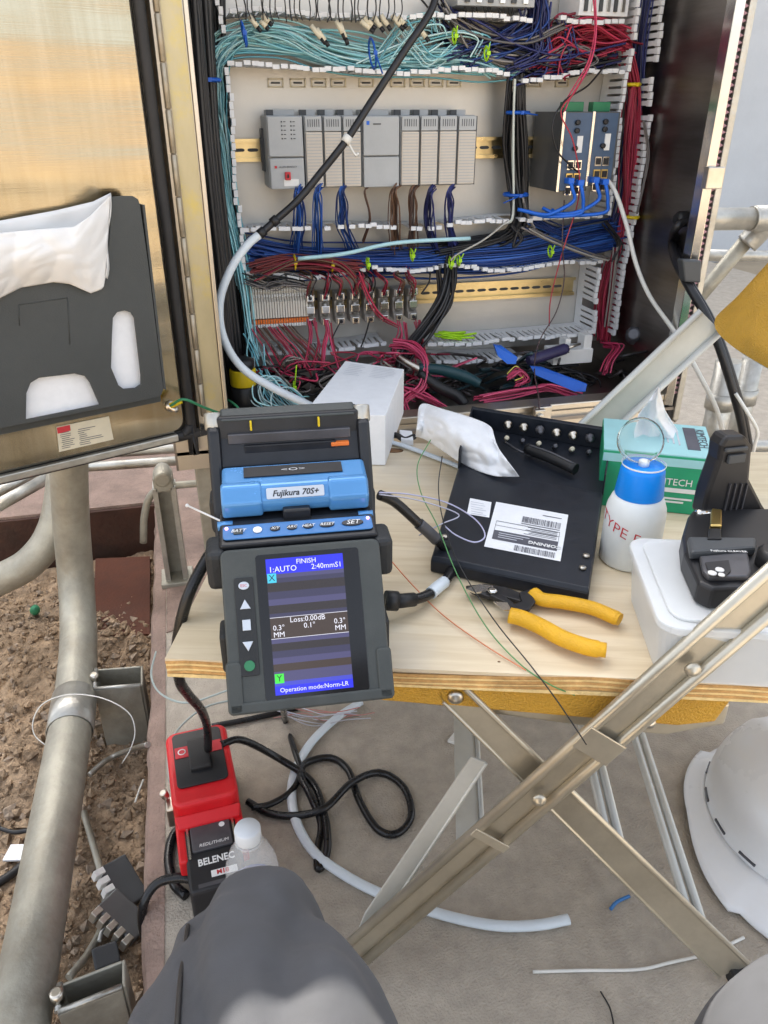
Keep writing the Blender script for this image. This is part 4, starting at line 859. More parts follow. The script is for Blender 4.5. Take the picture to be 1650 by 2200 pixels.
mat('led_pink',(.9,.35,.65),.3,var=0,emit=1.5)
for x in(-.0655,.0655):
    m=MB(); m.lathe([(.0014,.0014),(.0014,.0026),(0,.003)],K(x,.005),KM.to_3x3()@Vector((0,0,1)),10); m.build('led','led_pink',kp)
# blue wind cover with silver ends and badge
m=MB(); m.prism([(-.068,.044,.138),(-.068,.042,.150),(-.068,.050,.163),(-.068,.082,.170),(-.068,.092,.166),(-.068,.094,.138)],(.138,0,0)); wc=S(m,'wind_cover','spl_blue',bevel=.004,bseg=3)
for s in(-1,1):
    m=MB(); m.prism([(s*.050-.019,.0415,.136),(s*.050-.019,.0395,.151),(s*.050-.019,.049,.1648),(s*.050-.019,.058,.1665),(s*.050-.019,.058,.136)],(.038,0,0)); m.build('cover_end','spl_blue',wc,bevel=.003,bseg=3)
    m=MB(); m.tube([(s*.066-.008,.038,.131),(s*.066+.006,.038,.131)],.0045,sides=12,seg=1); m.build('pivot','spl_blue',wc)
m=MB(); m.prism([(-.047,.064,.1664),(.047,.064,.1664),(.047,.079,.1697),(-.047,.079,.1697)],(0,-.0002,.0012)); m.build('cover_slot','spl_black',wc)
BM=frame((0,.0452,.1573),(1,0,0),(0,.52,.854))
m=MB(); m.prism([BM@Vector((x,y,.0004)) for x,y,_ in rect(-.027,.027,-.0052,.0052,0,.0015)],BM.to_3x3()@Vector((0,0,.0012))); m.build('badge','silver',wc,bevel=.0003)
text('badge_lettering','Fujikura 70S+',.0078,'key_black',wc,BM@Matrix.Translation((0,-.0004,.0018)),ext=.0001,world=False,shear=.25,bold=.0002)
text('cover_lettering','<O>',.006,'silver',wc,frame((0,.0715,.1692),(1,0,0),(0,.976,.215)),world=False,sx=2.)
m=MB(); m.box((0,.0405,.134),(.026,.010,.020)); S(m,'latch','spl_black',bevel=.002)
# open lid standing behind
m=MB(); m.prism([(-.069,.098,.120),(-.069,.140,.200),(-.069,.127,.212),(-.069,.112,.210),(-.069,.108,.190),(-.069,.094,.166)],(.138,0,0)); ld=S(m,'lid','spl_black',bevel=.002)
m=MB(); m.prism([(-.066,.1095,.2075),(-.066,.126,.2150),(-.066,.134,.208),(-.066,.118,.200)],(.132,0,0)); m.build('lid_edge','spl_grey',ld,bevel=.002)
for x0,x1,y,z,mt,h in((-.060,.060,.107,.190,'lens_grey',.010),(-.045,.045,.103,.180,'spl_black',.008),(.040,.058,.1015,.1805,'orange',.004),(-.038,-.036,.1055,.203,'yellow_tape',.009),(.028,.030,.1055,.203,'yellow_tape',.009),(-.066,.066,.094,.160,'lens_grey',.004)):
    m=MB(); m.box(((x0+x1)/2,y,z),(x1-x0,.006,h)); m.build('lid_fitting',mt,ld,bevel=.0008)
# monitor hanging off the front
Tm=SI@((aZ(478,1185,.600)+aZ(826,1160,.600))/2); Bm=SI@((aZ(500,1528,.480)+aZ(826,1500,.480))/2)
mu=(Tm-Bm); mu.x=0; MLen=mu.length; mu.normalize(); MMs=frame((0,(Tm.y+Bm.y)/2,(Tm.z+Bm.z)/2),(1,0,0),mu)
MMw=SI.inverted()@MMs; mn=(MMw.to_3x3()@Vector((0,0,1))); mo=MMw.translation; MMi=MMw.inverted()
def mq(x,y,h=0.):
    p=MMi@on(x,y,mn,mn.dot(mo)+h); return Vector((p.x,p.y,h))
def mpoly(pts,h,th=.001,mname='spl_black',name='x',par=None,bevel=0,rr=0):
    m=MB(); m.prism([mq(x,y,h) for x,y in pts],(0,0,th)); return m.build(name,mname,par,bevel=bevel)
ml=[mq(484,1180),mq(822,1158),mq(827,1498),mq(500,1528)]
m=MB(); x0,x1=-.0722,.0722; y0=min(ml[2].y,ml[3].y); y1=(ml[0].y+ml[1].y)/2
m.prism(rect(x0,x1,y0,y1,-.018,.007),(0,0,.018)); mon=m.build('monitor','spl_grey',sp,bevel=.002,bseg=2); mon.matrix_local=MMs
m=MB(); m.prism(rect(x0-.002,x0+.012,y0-.001,y0+.045,-.019,.004),(0,0,.021)); m.build('corner_guard','spl_grey',mon,bevel=.002)
m=MB(); m.prism(rect(x1-.012,x1+.002,y0-.001,y0+.045,-.019,.004),(0,0,.021)); m.build('corner_guard','spl_grey',mon,bevel=.002)
m=MB(); m.prism(rect(x0-.001,x1+.001,y0-.0015,y0+.009,-.019,.003),(0,0,.021)); m.build('bottom_guard','spl_grey',mon,bevel=.002)
g0=mq(547,1192);g1=mq(762,1178);g2=mq(802,1484);g3=mq(572,1504)
m=MB(); gx0=(g0.x+g3.x)/2; gx1=(g1.x+g2.x)/2; gy0=(g2.y+g3.y)/2; gy1=(g0.y+g1.y)/2
m.prism(rect(gx0,gx1,gy0,gy1,-.0005,.003),(0,0,.0012)); mat('glass_black',(.006,.006,.007),.12,var=0,rvar=.02); m.build('screen_glass','glass_black',mon,bevel=.0004)
c0=mq(572,1200);c1=mq(738,1190);c2=mq(757,1478);c3=mq(590,1493); sx0=(c0.x+c3.x)/2; sx1=(c1.x+c2.x)/2; sy1=(c0.y+c1.y)/2; sy0=(c2.y+c3.y)/2
def em(name,c,e=1.): 
    m=bpy.data.materials.new(name); m.use_nodes=True; n=m.node_tree.nodes; b=n['Principled BSDF']; b.inputs['Base Color'].default_value=(.01,.01,.01,1); b.inputs['Roughness'].default_value=.25
    b.inputs['Emission Color'].default_value=c+(1,); b.inputs['Emission Strength'].default_value=e; MT[name]=m
SE=.33
em('scr_blue',(.015,.02,.80),SE); em('scr_blue2',(.05,.06,.55),SE); em('scr_violet',(.032,.028,.075),SE); em('scr_violet2',(.065,.058,.15),SE); em('scr_dark',(.02,.012,.012),SE); em('scr_cyan',(.05,.55,.75),SE); em('scr_green',(.05,.75,.05),SE); em('scr_text',(.85,.85,.95),SE); em('scr_brown',(.045,.025,.015),SE)
H=sy1-sy0; bands=[(0,.115,'scr_blue'),(.115,.145,'scr_violet2'),(.145,.18,'scr_violet'),(.18,.245,'scr_dark'),(.245,.30,'scr_violet'),(.30,.345,'scr_violet2'),(.345,.405,'scr_dark'),(.405,.435,'scr_violet'),(.435,.59,'scr_brown'),(.59,.625,'scr_violet2'),(.625,.68,'scr_dark'),(.68,.73,'scr_violet'),(.73,.775,'scr_violet2'),(.775,.83,'scr_brown'),(.83,.905,'scr_violet2'),(.905,.935,'scr_blue2'),(.935,1,'scr_blue')]
for a,b_,mm_ in bands:
    m=MB(); m.quad((sx0,sy1-b_*H,.00085),(sx1,sy1-b_*H,.00085),(sx1,sy1-a*H,.00085),(sx0,sy1-a*H,.00085)); m.build('screen_band',mm_,mon)
SW=sx1-sx0
def stx(t,u,v,size,mt='scr_text',al='CENTER'): text('screen_lettering',t,size,mt,mon,Matrix.Translation((sx0+u*SW,sy1-v*H,.0011)),ext=.00003,world=False,align=al)
stx('FINISH',.52,.035,.0062); stx('1:AUTO',.03,.082,.0072,al='LEFT'); stx('2:40mmS1',.98,.082,.0066,al='RIGHT'); stx('Loss:0.00dB',.48,.462,.0066); stx('0.3\u00b0',.03,.512,.0066,al='LEFT'); stx('0.1\u00b0',.50,.512,.0066); stx('0.3\u00b0',.97,.502,.0066,al='RIGHT'); stx('MM',.03,.562,.0066,al='LEFT'); stx('MM',.97,.552,.0066,al='RIGHT'); stx('Operation mode:Norm-LR',.50,.967,.0056)
for v in(.435,.59):
    m=MB(); y=sy1-v*H; m.quad((sx0,y-.0002,.001),(sx1,y-.0002,.001),(sx1,y+.0002,.001),(sx0,y+.0002,.001)); m.build('screen_line','scr_text',mon)
for t,v,mm_ in(('X',.143,'scr_cyan'),('Y',.880,'scr_green')):
    m=MB(); y=sy1-v*H; m.quad((sx0+.0005,y-.0042,.00105),(sx0+.0085,y-.0042,.00105),(sx0+.0085,y+.0042,.00105),(sx0+.0005,y+.0042,.00105)); m.build('screen_icon',mm_,mon)
    text('screen_lettering',t,.008,'key_black',mon,Matrix.Translation((sx0+.0045,y,.0013)),ext=.00003,world=False)
k0=mq(505,1242);k1=mq(546,1240);k2=mq(556,1450);k3=mq(514,1456)
m=MB(); m.prism(rect((k0.x+k3.x)/2,(k1.x+k2.x)/2,(k2.y+k3.y)/2,(k0.y+k1.y)/2,-.0002,.002),(0,0,.0016)); m.build('key_strip','spl_rubber',mon,bevel=.0005)
kx=((k0.x+k3.x)/2+(k1.x+k2.x)/2)/2
for y,shape in((1258,'esc'),(1299,'up'),(1343,'page'),(1388,'dn'),(1431,'ent')):
    p_=mq(527,y); m=MB(); r=.0048
    if shape in('up','dn'): s=1 if shape=='up' else -1; pts=[(kx-r,p_.y-s*r*.8),(kx+r,p_.y-s*r*.8),(kx,p_.y+s*r)]
    elif shape=='page': pts=[(kx-r*.75,p_.y-r),(kx+r*.75,p_.y-r),(kx+r*.75,p_.y+r),(kx-r*.75,p_.y+r)]
    else: pts=[(kx+r*math.cos(R_(a)),p_.y+r*math.sin(R_(a))*(.75 if shape=='esc' else 1)) for a in range(0,360,24)]
    if shape in('dn',): pts=pts[::-1]
    m.prism([(a,b_,.0014) for a,b_ in pts],(0,0,.0010)); m.build('arrow_key' if shape in('up','dn') else 'key','silver' if shape!='ent' else 'green_plastic',mon,bevel=.0003)
    if shape=='esc': text('key_lettering','ESC',.0036,'red_print',mon,Matrix.Translation((kx,p_.y,.0026)),ext=.00004,world=False)
# splice protector pin on the left, plug on the right
m=MB(); a=SI@aZ(402,1086,.60); m.tube([(-.070,.052,.128),a],.0010,sides=6,seg=1); m.lathe([(0,-.002),(.0018,-.001),(.0018,.001),(0,.002)],a,(1,0,0),10); S(m,'fibre_holder_pin','white')
def ad(x,y,t): return _c+(_f+_r*((x-825)/FPX)+_u*((1100-y)/FPX))*t
def pj(p):
    d=Vector(p)-_c; f=d.dot(_f); return 825+FPX*d.dot(_r)/f,1100-FPX*d.dot(_u)/f
def zat(p,y):     # height above point p where the sight line at row y passes
    a,b=-1.,2.
    for _ in range(40):
        m_=(a+b)/2
        if pj((p.x,p.y,m_))[1]>y: a=m_
        else: b=m_
    return (a+b)/2
def cable(name,label,cat,pts,r,m,sides=10,seg=6,group=None,flat=1.):
    mb=MB(); mb.tube(pts,r,sides=sides,seg=seg,flat=flat); return tag(mb.build(name,m),label,cat,group)
# ================================================================== things at the cabinet front
D=[(940,-30),(925,25),(872,105),(800,215),(745,300),(690,370),(640,430),(590,475),(562,500)]
dc=thing('black_cable','long black cable slanting across the controller rack','cable',aY(745,300,1.35))
P=[aY(x,y,Y) for (x,y),Y in zip(D,(1.40,1.39,1.38,1.37,1.36,1.355,1.35,1.345,1.34))]
m=MB(); m.tube(P,.0060,sides=12); m.build('sheath','cable_black',dc,world=True)
for i in(4,7,8):
    m=MB(); m.tube([P[i]+(P[i-1]-P[i]).normalized()*.006,P[i]-(P[i-1]-P[i]).normalized()*.006],.0082,sides=12,seg=1); m.build('tie_band','tie_white' if i==4 else 'rubber',dc,world=True)
m=MB(); m.tube([P[4],P[4]+Vector((.012,-.006,-.022)),P[4]+Vector((.018,-.006,-.02))],.002,sides=5); m.build('tie_tail','tie_white',dc,world=True)
cable('white_tubing','translucent white tubing curving down from the slanting black cable','tubing',[aY(x,y,Y) for x,y,Y in((566,497,1.34),(530,528,1.335),(495,580,1.325),(472,650,1.315),(480,725,1.305),(520,790,1.30),(590,835,1.29),(660,868,1.27),(720,900,1.23))],.0070,'tube_white',sides=12)
cable('grey_conduit_strip','pale aqua tube lying across the blue wires','tubing',[aY(x,y,Y) for x,y,Y in((640,556,1.45),(740,545,1.44),(850,522,1.43),(1010,512,1.43))],.0036,'aqua_tube')
# yellow banded gland on a black conduit
c=aY(522,808,1.36); t=thing('cable_gland','black conduit fitting with a yellow band in the left corner','fitting',(c.x,c.y,ZB-.027))
h=c.z-ZB+.027
m=MB(); m.lathe([(.024,0),(.024,h-.02),(.021,h-.016)],n=20); m.build('conduit','rubber',t); m=MB(); m.lathe([(.0225,h-.016),(.0235,h-.014),(.0235,h+.012),(.0225,h+.014)],n=20); m.build('yellow_band','yellow_tape',t); m=MB(); m.lathe([(.020,h+.014),(.022,h+.018),(.022,h+.03),(.012,h+.034)],n=20); m.build('gland_nut','rubber',t)
cable('green_wire','thin green earth wire from the door stud','wire',[DM@dp(366,872,.022),DM@dp(395,858,.05),aY(440,876,1.19),aY(490,892,1.23),aY(512,880,1.25),aY(500,866,1.27),aY(470,850,1.33)],.0022,'green_plastic',sides=7)
a=DM@dp(366,872,.02); m=MB(); m.tube([a,a+(DM@dp(392,860,.03)-a)*.9],.0045,sides=8,seg=1); tag(m.build('wire_lug','yellow_tape'),'yellow insulated lug on the door earth stud','lug')
# tools and oddments on the cabinet floor
def rodthing(name,label,cat,pts,r,m,**k): return cable(name,label,cat,pts,r,m,**k)
t=thing('screwdriver','dark purple tool handle lying below the lower duct','tool',aY(1180,762,1.40)); mat('purple',(.035,.03,.085),.4,var=.2)
m=MB(); a,b_=aY(1135,775,1.40),aY(1218,748,1.42); m.tube([a,a.lerp(b_,.2),a.lerp(b_,.8),b_],lambda s:.0115 if .1<s<.9 else .009,sides=12); m.build('handle','purple',t,world=True); m=MB(); m.tube([b_,b_+(b_-a)*.35],.003,sides=8,seg=1); m.build('shaft','bolt',t,world=True)
t=thing('wire_stripper','black and teal handled pliers lying on the cabinet floor','tool',aY(960,830,1.33)); mat('teal',(.01,.045,.055),.4,var=.2)
for q in([(900,790),(950,795),(1000,810),(1030,825)],[(900,800),(940,830),(980,850),(1000,870)]):
    m=MB(); m.tube([aY(x,y,1.36-.0006*(y-790)) for x,y in q],lambda s:.0085+.003*math.sin(s*3),sides=10); m.build('handle','teal' if q[0][1]==790 else 'rubber',t,world=True)
m=MB(); m.tube([aY(905,795,1.362),aY(870,775,1.385),aY(850,760,1.40)],lambda s:.009*(1-s*.7),sides=8); m.build('jaw','bolt',t,world=True)
t=thing('blue_strap','bright blue flat strap slanting over the cabinet floor','strap',aY(1200,820,1.33))
m=MB(); q=[aY(1140,788,1.35),aY(1165,790,1.345),aY(1262,826,1.30),aY(1258,842,1.298),aY(1235,842,1.30),aY(1150,806,1.34)]; m.prism(q,(0,.006,.001)); m.build('strap_body','tie_blue',t,world=True,bevel=.001)
m=MB(); q=[aY(1062,742,1.39),aY(1080,745,1.385),aY(1112,768,1.375),aY(1108,782,1.372),aY(1090,782,1.375),aY(1070,765,1.38)]; m.prism(q,(0,.008,.001)); tag(m.build('blue_card','blue_plastic'),'small bright blue strip under the lower duct','strip')
t=thing('relay_box','small white terminal box in the lower right corner of the cabinet','box',aY(1235,770,1.45)); a=aY(1190,782,1.43); b_=aY(1280,735,1.43)
m=MB(); m.box(((a.x+b_.x)/2,1.46,(a.z+b_.z)/2-.01),(b_.x-a.x,.05,.03)); m.build('base','white',t,world=True,bevel=.002); m=MB(); m.box((a.x+.03,1.45,(a.z+b_.z)/2+.014),(.012,.03,.03)); m.box((b_.x-.012,1.455,(a.z+b_.z)/2+.016),(.018,.03,.034)); m.build('bracket','white',t,world=True,bevel=.001)
for i,(x,y,l) in enumerate(((1365,722,'left of two grey glands on the cabinet wall'),(1400,738,'right of two grey glands on the cabinet wall'))):
    c=aY(x,y,1.42+.03*(1-i)); m=MB(); m.lathe([(.020,0),(.020,.012),(.016,.014),(.016,.03),(.010,.034)],c,(-.5,-.6,.3),12); tag(m.build('wall_gland','lens_grey'),l,'gland',group='grey wall glands')
# white and black leads on the right
cable('network_cable','white network cable looping out of the right switch over the cabinet lip','cable',[aY(x,y,Y) for x,y,Y in((1283,368,1.455),(1318,405,1.43),(1345,480,1.40),(1366,565,1.36),(1395,635,1.32),(1440,700,1.262),(1468,742,1.215),(1500,800,1.18),(1540,880,1.16),(1560,960,1.16))],.0042,'tie_white')
rc=thing('supply_cables','pair of black cables clipped to the right cabinet edge','cables',aY(1485,580,1.21))
for k,off in((0,0),(1,10)):
    m=MB(); m.tube([aX(1474,474,XR-.01),aX(1452,490,XR-.03)]+[aY(x+off,y+off*.4,Y) for x,y,Y in((1444,520,1.35),(1452,560,1.27),(1480,615,1.215),(1515,675,1.18),(1545,745,1.15),(1572,830,1.13),(1592,905,1.12),(1606,990,1.12))],.0078 if k==0 else .006,sides=10); m.build('cable','cable_black',rc,world=True)
m=MB(); q=[aY(1466,558,1.205),aY(1508,560,1.205),aY(1506,608,1.205),aY(1472,606,1.205)]; m.prism(q,(0,.018,0)); m.build('clip','plc_dark',rc,world=True,bevel=.003)
m=MB(); m.lathe([(.014,0),(.014,.016),(.009,.022)],aX(1474,470,XR-.002),(-1,0,0),12); m.build('gland','rubber',rc,world=True)
cable('white_lead','thin white lead hanging beside the black cables','cable',[aY(x,y,Y) for x,y,Y in((1580,845,1.12),(1605,885,1.10),(1627,925,1.09),(1622,955,1.09),(1612,1000,1.09))],.0032,'tie_white')
# ================================================================== pipework right of the cabinet
t=thing('pipe_run','galvanised pipe with couplings behind the yellow backrest','pipe',(1.35,1.75,0))
a,b_=aY(1500,468,1.62),aY(1618,470,1.62); e=aY(1700,466,1.62)
m=MB(); m.tube([a-Vector((.15,0,0)),b_],.0245,sides=20,seg=1); m.build('pipe','galv',t,world=True)
m=MB(); m.lathe([(.0275,0),(.0275,.006),(.026,.008),(.029,.010),(.029,.2),(.026,.204)],b_-Vector((.006,0,0)),(1,0,0),20); m.build('coupling','galv',t,world=True)
m=MB(); m.tube([b_+Vector((.045,0,0)),b_+Vector((.035,.02,-.035)),b_+Vector((.02,.03,-.06))],.027,sides=18); m.build('elbow','galv',t,world=True)
m=MB(); m.tube([b_+Vector((.02,.03,-.05)),aY(1500,640,1.72),aY(1440,700,1.75)],.018,sides=16,seg=1); m.build('brace','galv_dull',t,world=True)
m=MB(); m.tube([aY(1500,548,2.2),aY(1720,552,2.2)],.018,sides=14,seg=1); tag(m.build('rail_pipe','galv'),'thin horizontal grey pipe against the building behind the cabinet','pipe')
for i,(x,y,r,l,Y) in enumerate(((1548,860,.030,'thick upright grey conduit right of the cabinet leg',1.55),(1600,850,.026,'second upright grey conduit nearer the photo edge',1.62))):
    c=aY(x,y,Y); t=thing('upright_conduit',l,'pipe',(c.x,c.y,0),group='upright conduits right of the cabinet')
    m=MB(); m.lathe([(r,0),(r,c.z+.10)],n=20); m.build('pipe','galv',t); m=MB(); m.lathe([(r*1.18,c.z-.02),(r*1.18,c.z+.02)],n=20); m.build('coupling','galv',t)
    m=MB(); m.lathe([(r*1.9,0.001),(r*1.9,.008),(r*1.1,.012)],n=20); m.build('floor_flange','galv_dull',t)
for i,y in enumerate((960,1002)):
    m=MB(); m.tube([aY(1540,y,1.45),aY(1750,y-4,1.45)],.015,sides=14,seg=1); tag(m.build('rail_pipe','galv'),('upper' if i==0 else 'lower')+' of two grey pipes behind the cleaver','pipe',group='pipes behind the cleaver')
c=aX(1483,700,OR+.07); m=MB(); m.lathe([(.030,0),(.030,.02),(.024,.022),(.024,.04),(.008,.041),(.008,.046)],c,(.2,-1,0),24); m.lathe([(.034,-.02),(.034,0)],c,(.2,-1,0),24); tag(m.build('conduit_hub','galv'),'round grey conduit cap beside the lower cabinet edge','fitting')
# ================================================================== pipework on the left
t=thing('dirt_conduit','thick galvanised conduit rising from the dirt under the open door','pipe',ad(168,1400,1.53))
m=MB(); m.tube([ad(*p) for p in((142,820,1.36),(146,900,1.42),(148,1010,1.50),(153,1120,1.57),(162,1230,1.62),(168,1330,1.60),(168,1400,1.53),(162,1480,1.44),(152,1560,1.35),(120,1750,1.16),(85,1950,1.03),(40,2200,.90),(0,2420,.82))],.036,sides=26,seg=8); m.build('pipe','galv_dull',t,world=True)
a,b_=ad(160,1500,1.42),ad(150,1575,1.335); m=MB(); m.tube([a,b_],.0385,sides=24,seg=1,cap=False); m.build('strap','galv',t,world=True,solid=.002)
m=MB(); m.tube([ad(x,y,1.66) for x,y in((-60,1275),(0,1245),(60,1212),(105,1160),(128,1090),(136,1000),(136,900))],.034,sides=22); tag(m.build('elbow_conduit','galv_dull'),'galvanised conduit bending in from the left behind the thick one','pipe')
for i,(p0,p1,r,l) in enumerate((((60,985,1.95),(470,958,1.90),.012,'upper horizontal strut tube under the open door'),((60,1012,1.92),(470,984,1.87),.012,'lower horizontal strut tube under the open door'),((-30,1100,1.6),(130,1012,1.9),.014,'diagonal strut tube left of the thick conduit, lower one'),((-30,1068,1.7),(130,995,2.0),.012,'diagonal strut tube left of the thick conduit, upper one'))):
    m=MB(); m.tube([ad(*p0),ad(*p1)],r,sides=12,seg=1); tag(m.build('strut_tube','galv'),l,'tube',group='strut tubes under the door')
c=aZ(382,1245,0); t=thing('strut_post','galvanised channel post standing on the pad beside the plywood','post',c); zt_=zat(c,1040); wv=.045
m=MB(); m.box((0,.020,zt_/2),(wv,.003,zt_)); m.build('web','galv_dull',t)
for s in(-1,1):
    m=MB(); m.box((s*wv/2,0,zt_/2),(.003,.041,zt_)); m.box((s*(wv/2-.004),-.0215,zt_/2),(.010,.003,zt_)); m.build('flange','galv',t)
m=MB(); m.box((0,.002,zt_+.008),(wv*.9,.05,.035)); m.lathe([(.017,-.03),(.02,0),(.017,.03)],(0,.0,zt_+.022),(0,1,0),14); m.build('cap_fitting','galv_dull',t,bevel=.004)
m=MB(); m.box((0,0,.006),(.07,.07,.012)); m.build('foot','galv_dull',t,bevel=.002)
m=MB(); m.tube([aY(x,y,c.y-.005) for x,y in((308,1165),(310,1110),(322,1068),(345,1050),(385,1042),(470,1036))],.008,sides=10); tag(m.build('bent_tube','galv_dull'),'thin bent conduit looping over the channel post','tube')
def channel(label,pts,h,kind):
    # open-topped square channel stub; pts: three top corners left, right, far-right
    a,b_,cc=pts; t=thing('strut_bracket',label,'bracket',(a+b_)/2-Vector((0,0,h)),group='channel brackets beside the conduit'); u=(b_-a); v=(cc-b_); dz=Vector((0,0,-h))
    for p,q in((a,b_),(b_,b_+v),(a+v,b_+v),(a,a+v)):
        m=MB(); n_=(q-p).cross(Vector((0,0,1))).normalized()*.004; m.hexa([p+dz,q+dz,q+n_+dz,p+n_+dz],[p,q,q+n_,p+n_]); m.build('side','galv_dull',t,world=True,bevel=.0015)
    m=MB(); m.tube([a,b_],.004,sides=8,seg=1); m.tube([a,a+v],.004,sides=8,seg=1); m.build('rolled_lip','galv',t,world=True)
    m=MB(); m.lathe([(.008,0),(.008,.016),(.005,.017)],a+v*.4+Vector((0,0,.0)),(0,0,1),10); m.build('bolt','bolt',t,world=True)
channel('galvanised channel bracket strapped to the conduit near the pad',(aZ(203,1480,0),aZ(302,1472,0),aZ(302,1430,0)),.16,0)
channel('galvanised channel bracket at the lower left beside the knee',(aZ(124,2175,.02),aZ(262,2120,.02),aZ(262,2062,.02)),.18,1)
# loose leads and litter on the dirt
def dz_(x,y): return on(x,y,(0,0,1),DZ+.012)
cable('grey_lead','dusty grey cable end lying in the dirt','cable',[dz_(x,y)+Vector((0,0,.01*math.sin(i*1.3))) for i,(x,y) in enumerate(((180,1745),(200,1815),(218,1880),(224,1930),(218,1980),(190,2050),(150,2110)))],.0055,'galv_dull')
cable('white_lead','thin pale wire looped round the thick conduit','wire',[ad(x,y,1.30) for x,y in((110,1610),(75,1580),(72,1545),(95,1510),(150,1492),(220,1500),(275,1530),(290,1570),(280,1610),(262,1640))],.0010,'tie_white',sides=6)
cable('grey_lead','grey cable running from the dirt to the pad edge','cable',[dz_(192,1665),dz_(220,1640),dz_(250,1622),aZ(290,1608,-.06),aZ(318,1600,.002)],.005,'galv')
cable('white_tie','pale tie end stuck in the dirt beside the grey cable','cable tie',[dz_(213,2022),dz_(222,1995),dz_(250,1955),dz_(262,1948)],.003,'tie_white',sides=6)
cable('white_tie','short white tie standing by the pad edge in the dirt','cable tie',[dz_(290,1725),dz_(300,1695),dz_(308,1675)],.0018,'tie_white',sides=6)
c=dz_(38,1832); m=MB(); m.prism([c+Vector((x,y,0)) for x,y in((-.02,-.012),(.015,-.02),(.024,.008),(-.012,.016))],(0,0,.004)); tag(m.build('paper_scrap','paper'),'scrap of white label on the dirt at the left edge','scrap')
c=dz_(75,1315); m=MB(); m.lathe([(.0,0),(.010,.004),(.012,.015),(.009,.03),(0,.036)],c,(.2,-.5,.6),12); tag(m.build('green_bottle_top','green_plastic'),'small green plastic cap on the dirt','cap')
c=dz_(55,1780); cable('twig','dark twig lying on the dirt at the left edge','twig',[dz_(-5,1778),dz_(30,1788),dz_(60,1785),dz_(85,1796)],.004,'rubber',sides=6)
cable('dark_hose','dark hose end in the dirt at the left edge','hose',[dz_(-10,1900),dz_(25,1878),dz_(60,1850),dz_(80,1842)],.007,'gasket')
for i,(x,y,rz,l) in enumerate(((268,1912,.6,'grey and white terminal connector dropped in the dirt'),(268,1985,.9,'ribbed grey connector lying below the dropped terminal'),(232,2068,.3,'dark plastic chip beside the lower bracket'))):
    c=dz_(x,y)+Vector((0,0,.016)); t=thing('dropped_connector',l,'connector',c,rot=(.4,.2,rz),group='connectors dropped in the dirt')
    m=MB(); m.box((0,0,0),(.045,.075,.016) if i<2 else (.035,.03,.006)); m.build('body','plc_dark' if i!=1 else 'switch_body',t,bevel=.003)
    if i<2:
        for k in range(5): m=MB(); m.box((-.026,-.03+k*.015,.003),(.016,.010,.018)); m.build('contact','white' if i==0 else 'galv',t,bevel=.001)
# ================================================================== things on the board
q=[aZ(742,775,.556),aZ(868,793,.556),aZ(828,892,.556),aZ(653,888,.556)]
cen=(q[0]+q[1]+q[2]+q[3])/4; t=thing('white_box','plain white carton with fine print behind the splicer','box',Vector((cen.x,cen.y,TZ)))
m=MB(); m.hexa([Vector((v.x,v.y,TZ+.001)) for v in (q[3],q[2],q[1],q[0])],[q[3],q[2],q[1],q[0]]); m.build('carton','paper',t,world=True,bevel=.001)
m=MB()
for i in range(7):
    f0=.06+i*.035; 
    for s0,s1 in((.12,.12+rnd.uniform(.2,.3)),(.52,.52+rnd.uniform(.25,.4))):
        A=lambda s,f:(q[0].lerp(q[1],s)).lerp(q[3].lerp(q[2],s),f)+Vector((0,0,.0007)); m.quad(A(s0,f0+.005),A(s1,f0+.005),A(s1,f0),A(s0,f0))
mat('faint_print',(.56,.58,.62),.7,var=.2); m.build('fine_print','faint_print',t,world=True)
# curled white wipe
def wipe(u,v):
    top=[(897,905),(906,868),(955,880),(1015,898),(1055,918),(1060,950)]; bot=[(893,938),(915,945),(950,968),(1000,1000),(1060,1022),(1116,1024)]
    def cr(P,t):
        t=t*(len(P)-1); i=min(len(P)-2,int(t)); f=t-i; g=lambda k:Vector(P[max(0,min(len(P)-1,k))]); a,b,c,d=g(i-1),g(i),g(i+1),g(i+2)
        return .5*((2*b)+(c-a)*f+(2*a-5*b+4*c-d)*f*f+(3*b-a-3*c+d)*f**3)
    T,B=cr(top,u),cr(bot,u); p=T.lerp(B,v); ht=.520+.058*math.sin(min(1,u*1.5)*math.pi*.62)-.03*u; h=ht*(1-v)+.512*v+.010*math.sin(v*math.pi)+crease((u*2,v),1.8,2.)*.006+crease((u*2,v),4.5,5.)*.0018
    return aZ(p.x,p.y,max(h,.49))
m=MB(); m.grid(wipe,70,34); tag(m.build('paper_wipe','paper',solid=.0008),'crumpled white wipe draped over the black fibre tray','wipe')
# black fibre tray
fl,fr=aZ(925,1203,.492),aZ(1266,1274,.492); br,bl=aZ(1311,962,.520),aZ(1012,912,.520)
t=thing('fibre_tray','flat black metal fibre tray with white labels on the board','fibre tray',Vector(((fl.x+br.x)/2,(fl.y+br.y)/2,TZ)))
Bz=lambda v:Vector((v.x,v.y,TZ+.001))
m=MB(); m.hexa([Bz(fl),Bz(fr),Bz(br),Bz(bl)],[fl,fr,br,bl]); m.build('base','black_metal',t,world=True,bevel=.002)
ML=lambda s,f,h=.0: fl.lerp(fr,s).lerp(bl.lerp(br,s),f)+Vector((0,0,h))
m=MB(); m.hexa([ML(0,.0,-.001),ML(1,.0,-.001),ML(1,.60,-.001),ML(0,.60,-.001)],[ML(.01,.01,.004),ML(.99,.01,.004),ML(.99,.60,.004),ML(.01,.60,.004)]); lidp=m.build('cover_plate','black_metal',t,world=True,bevel=.001)
m=MB()
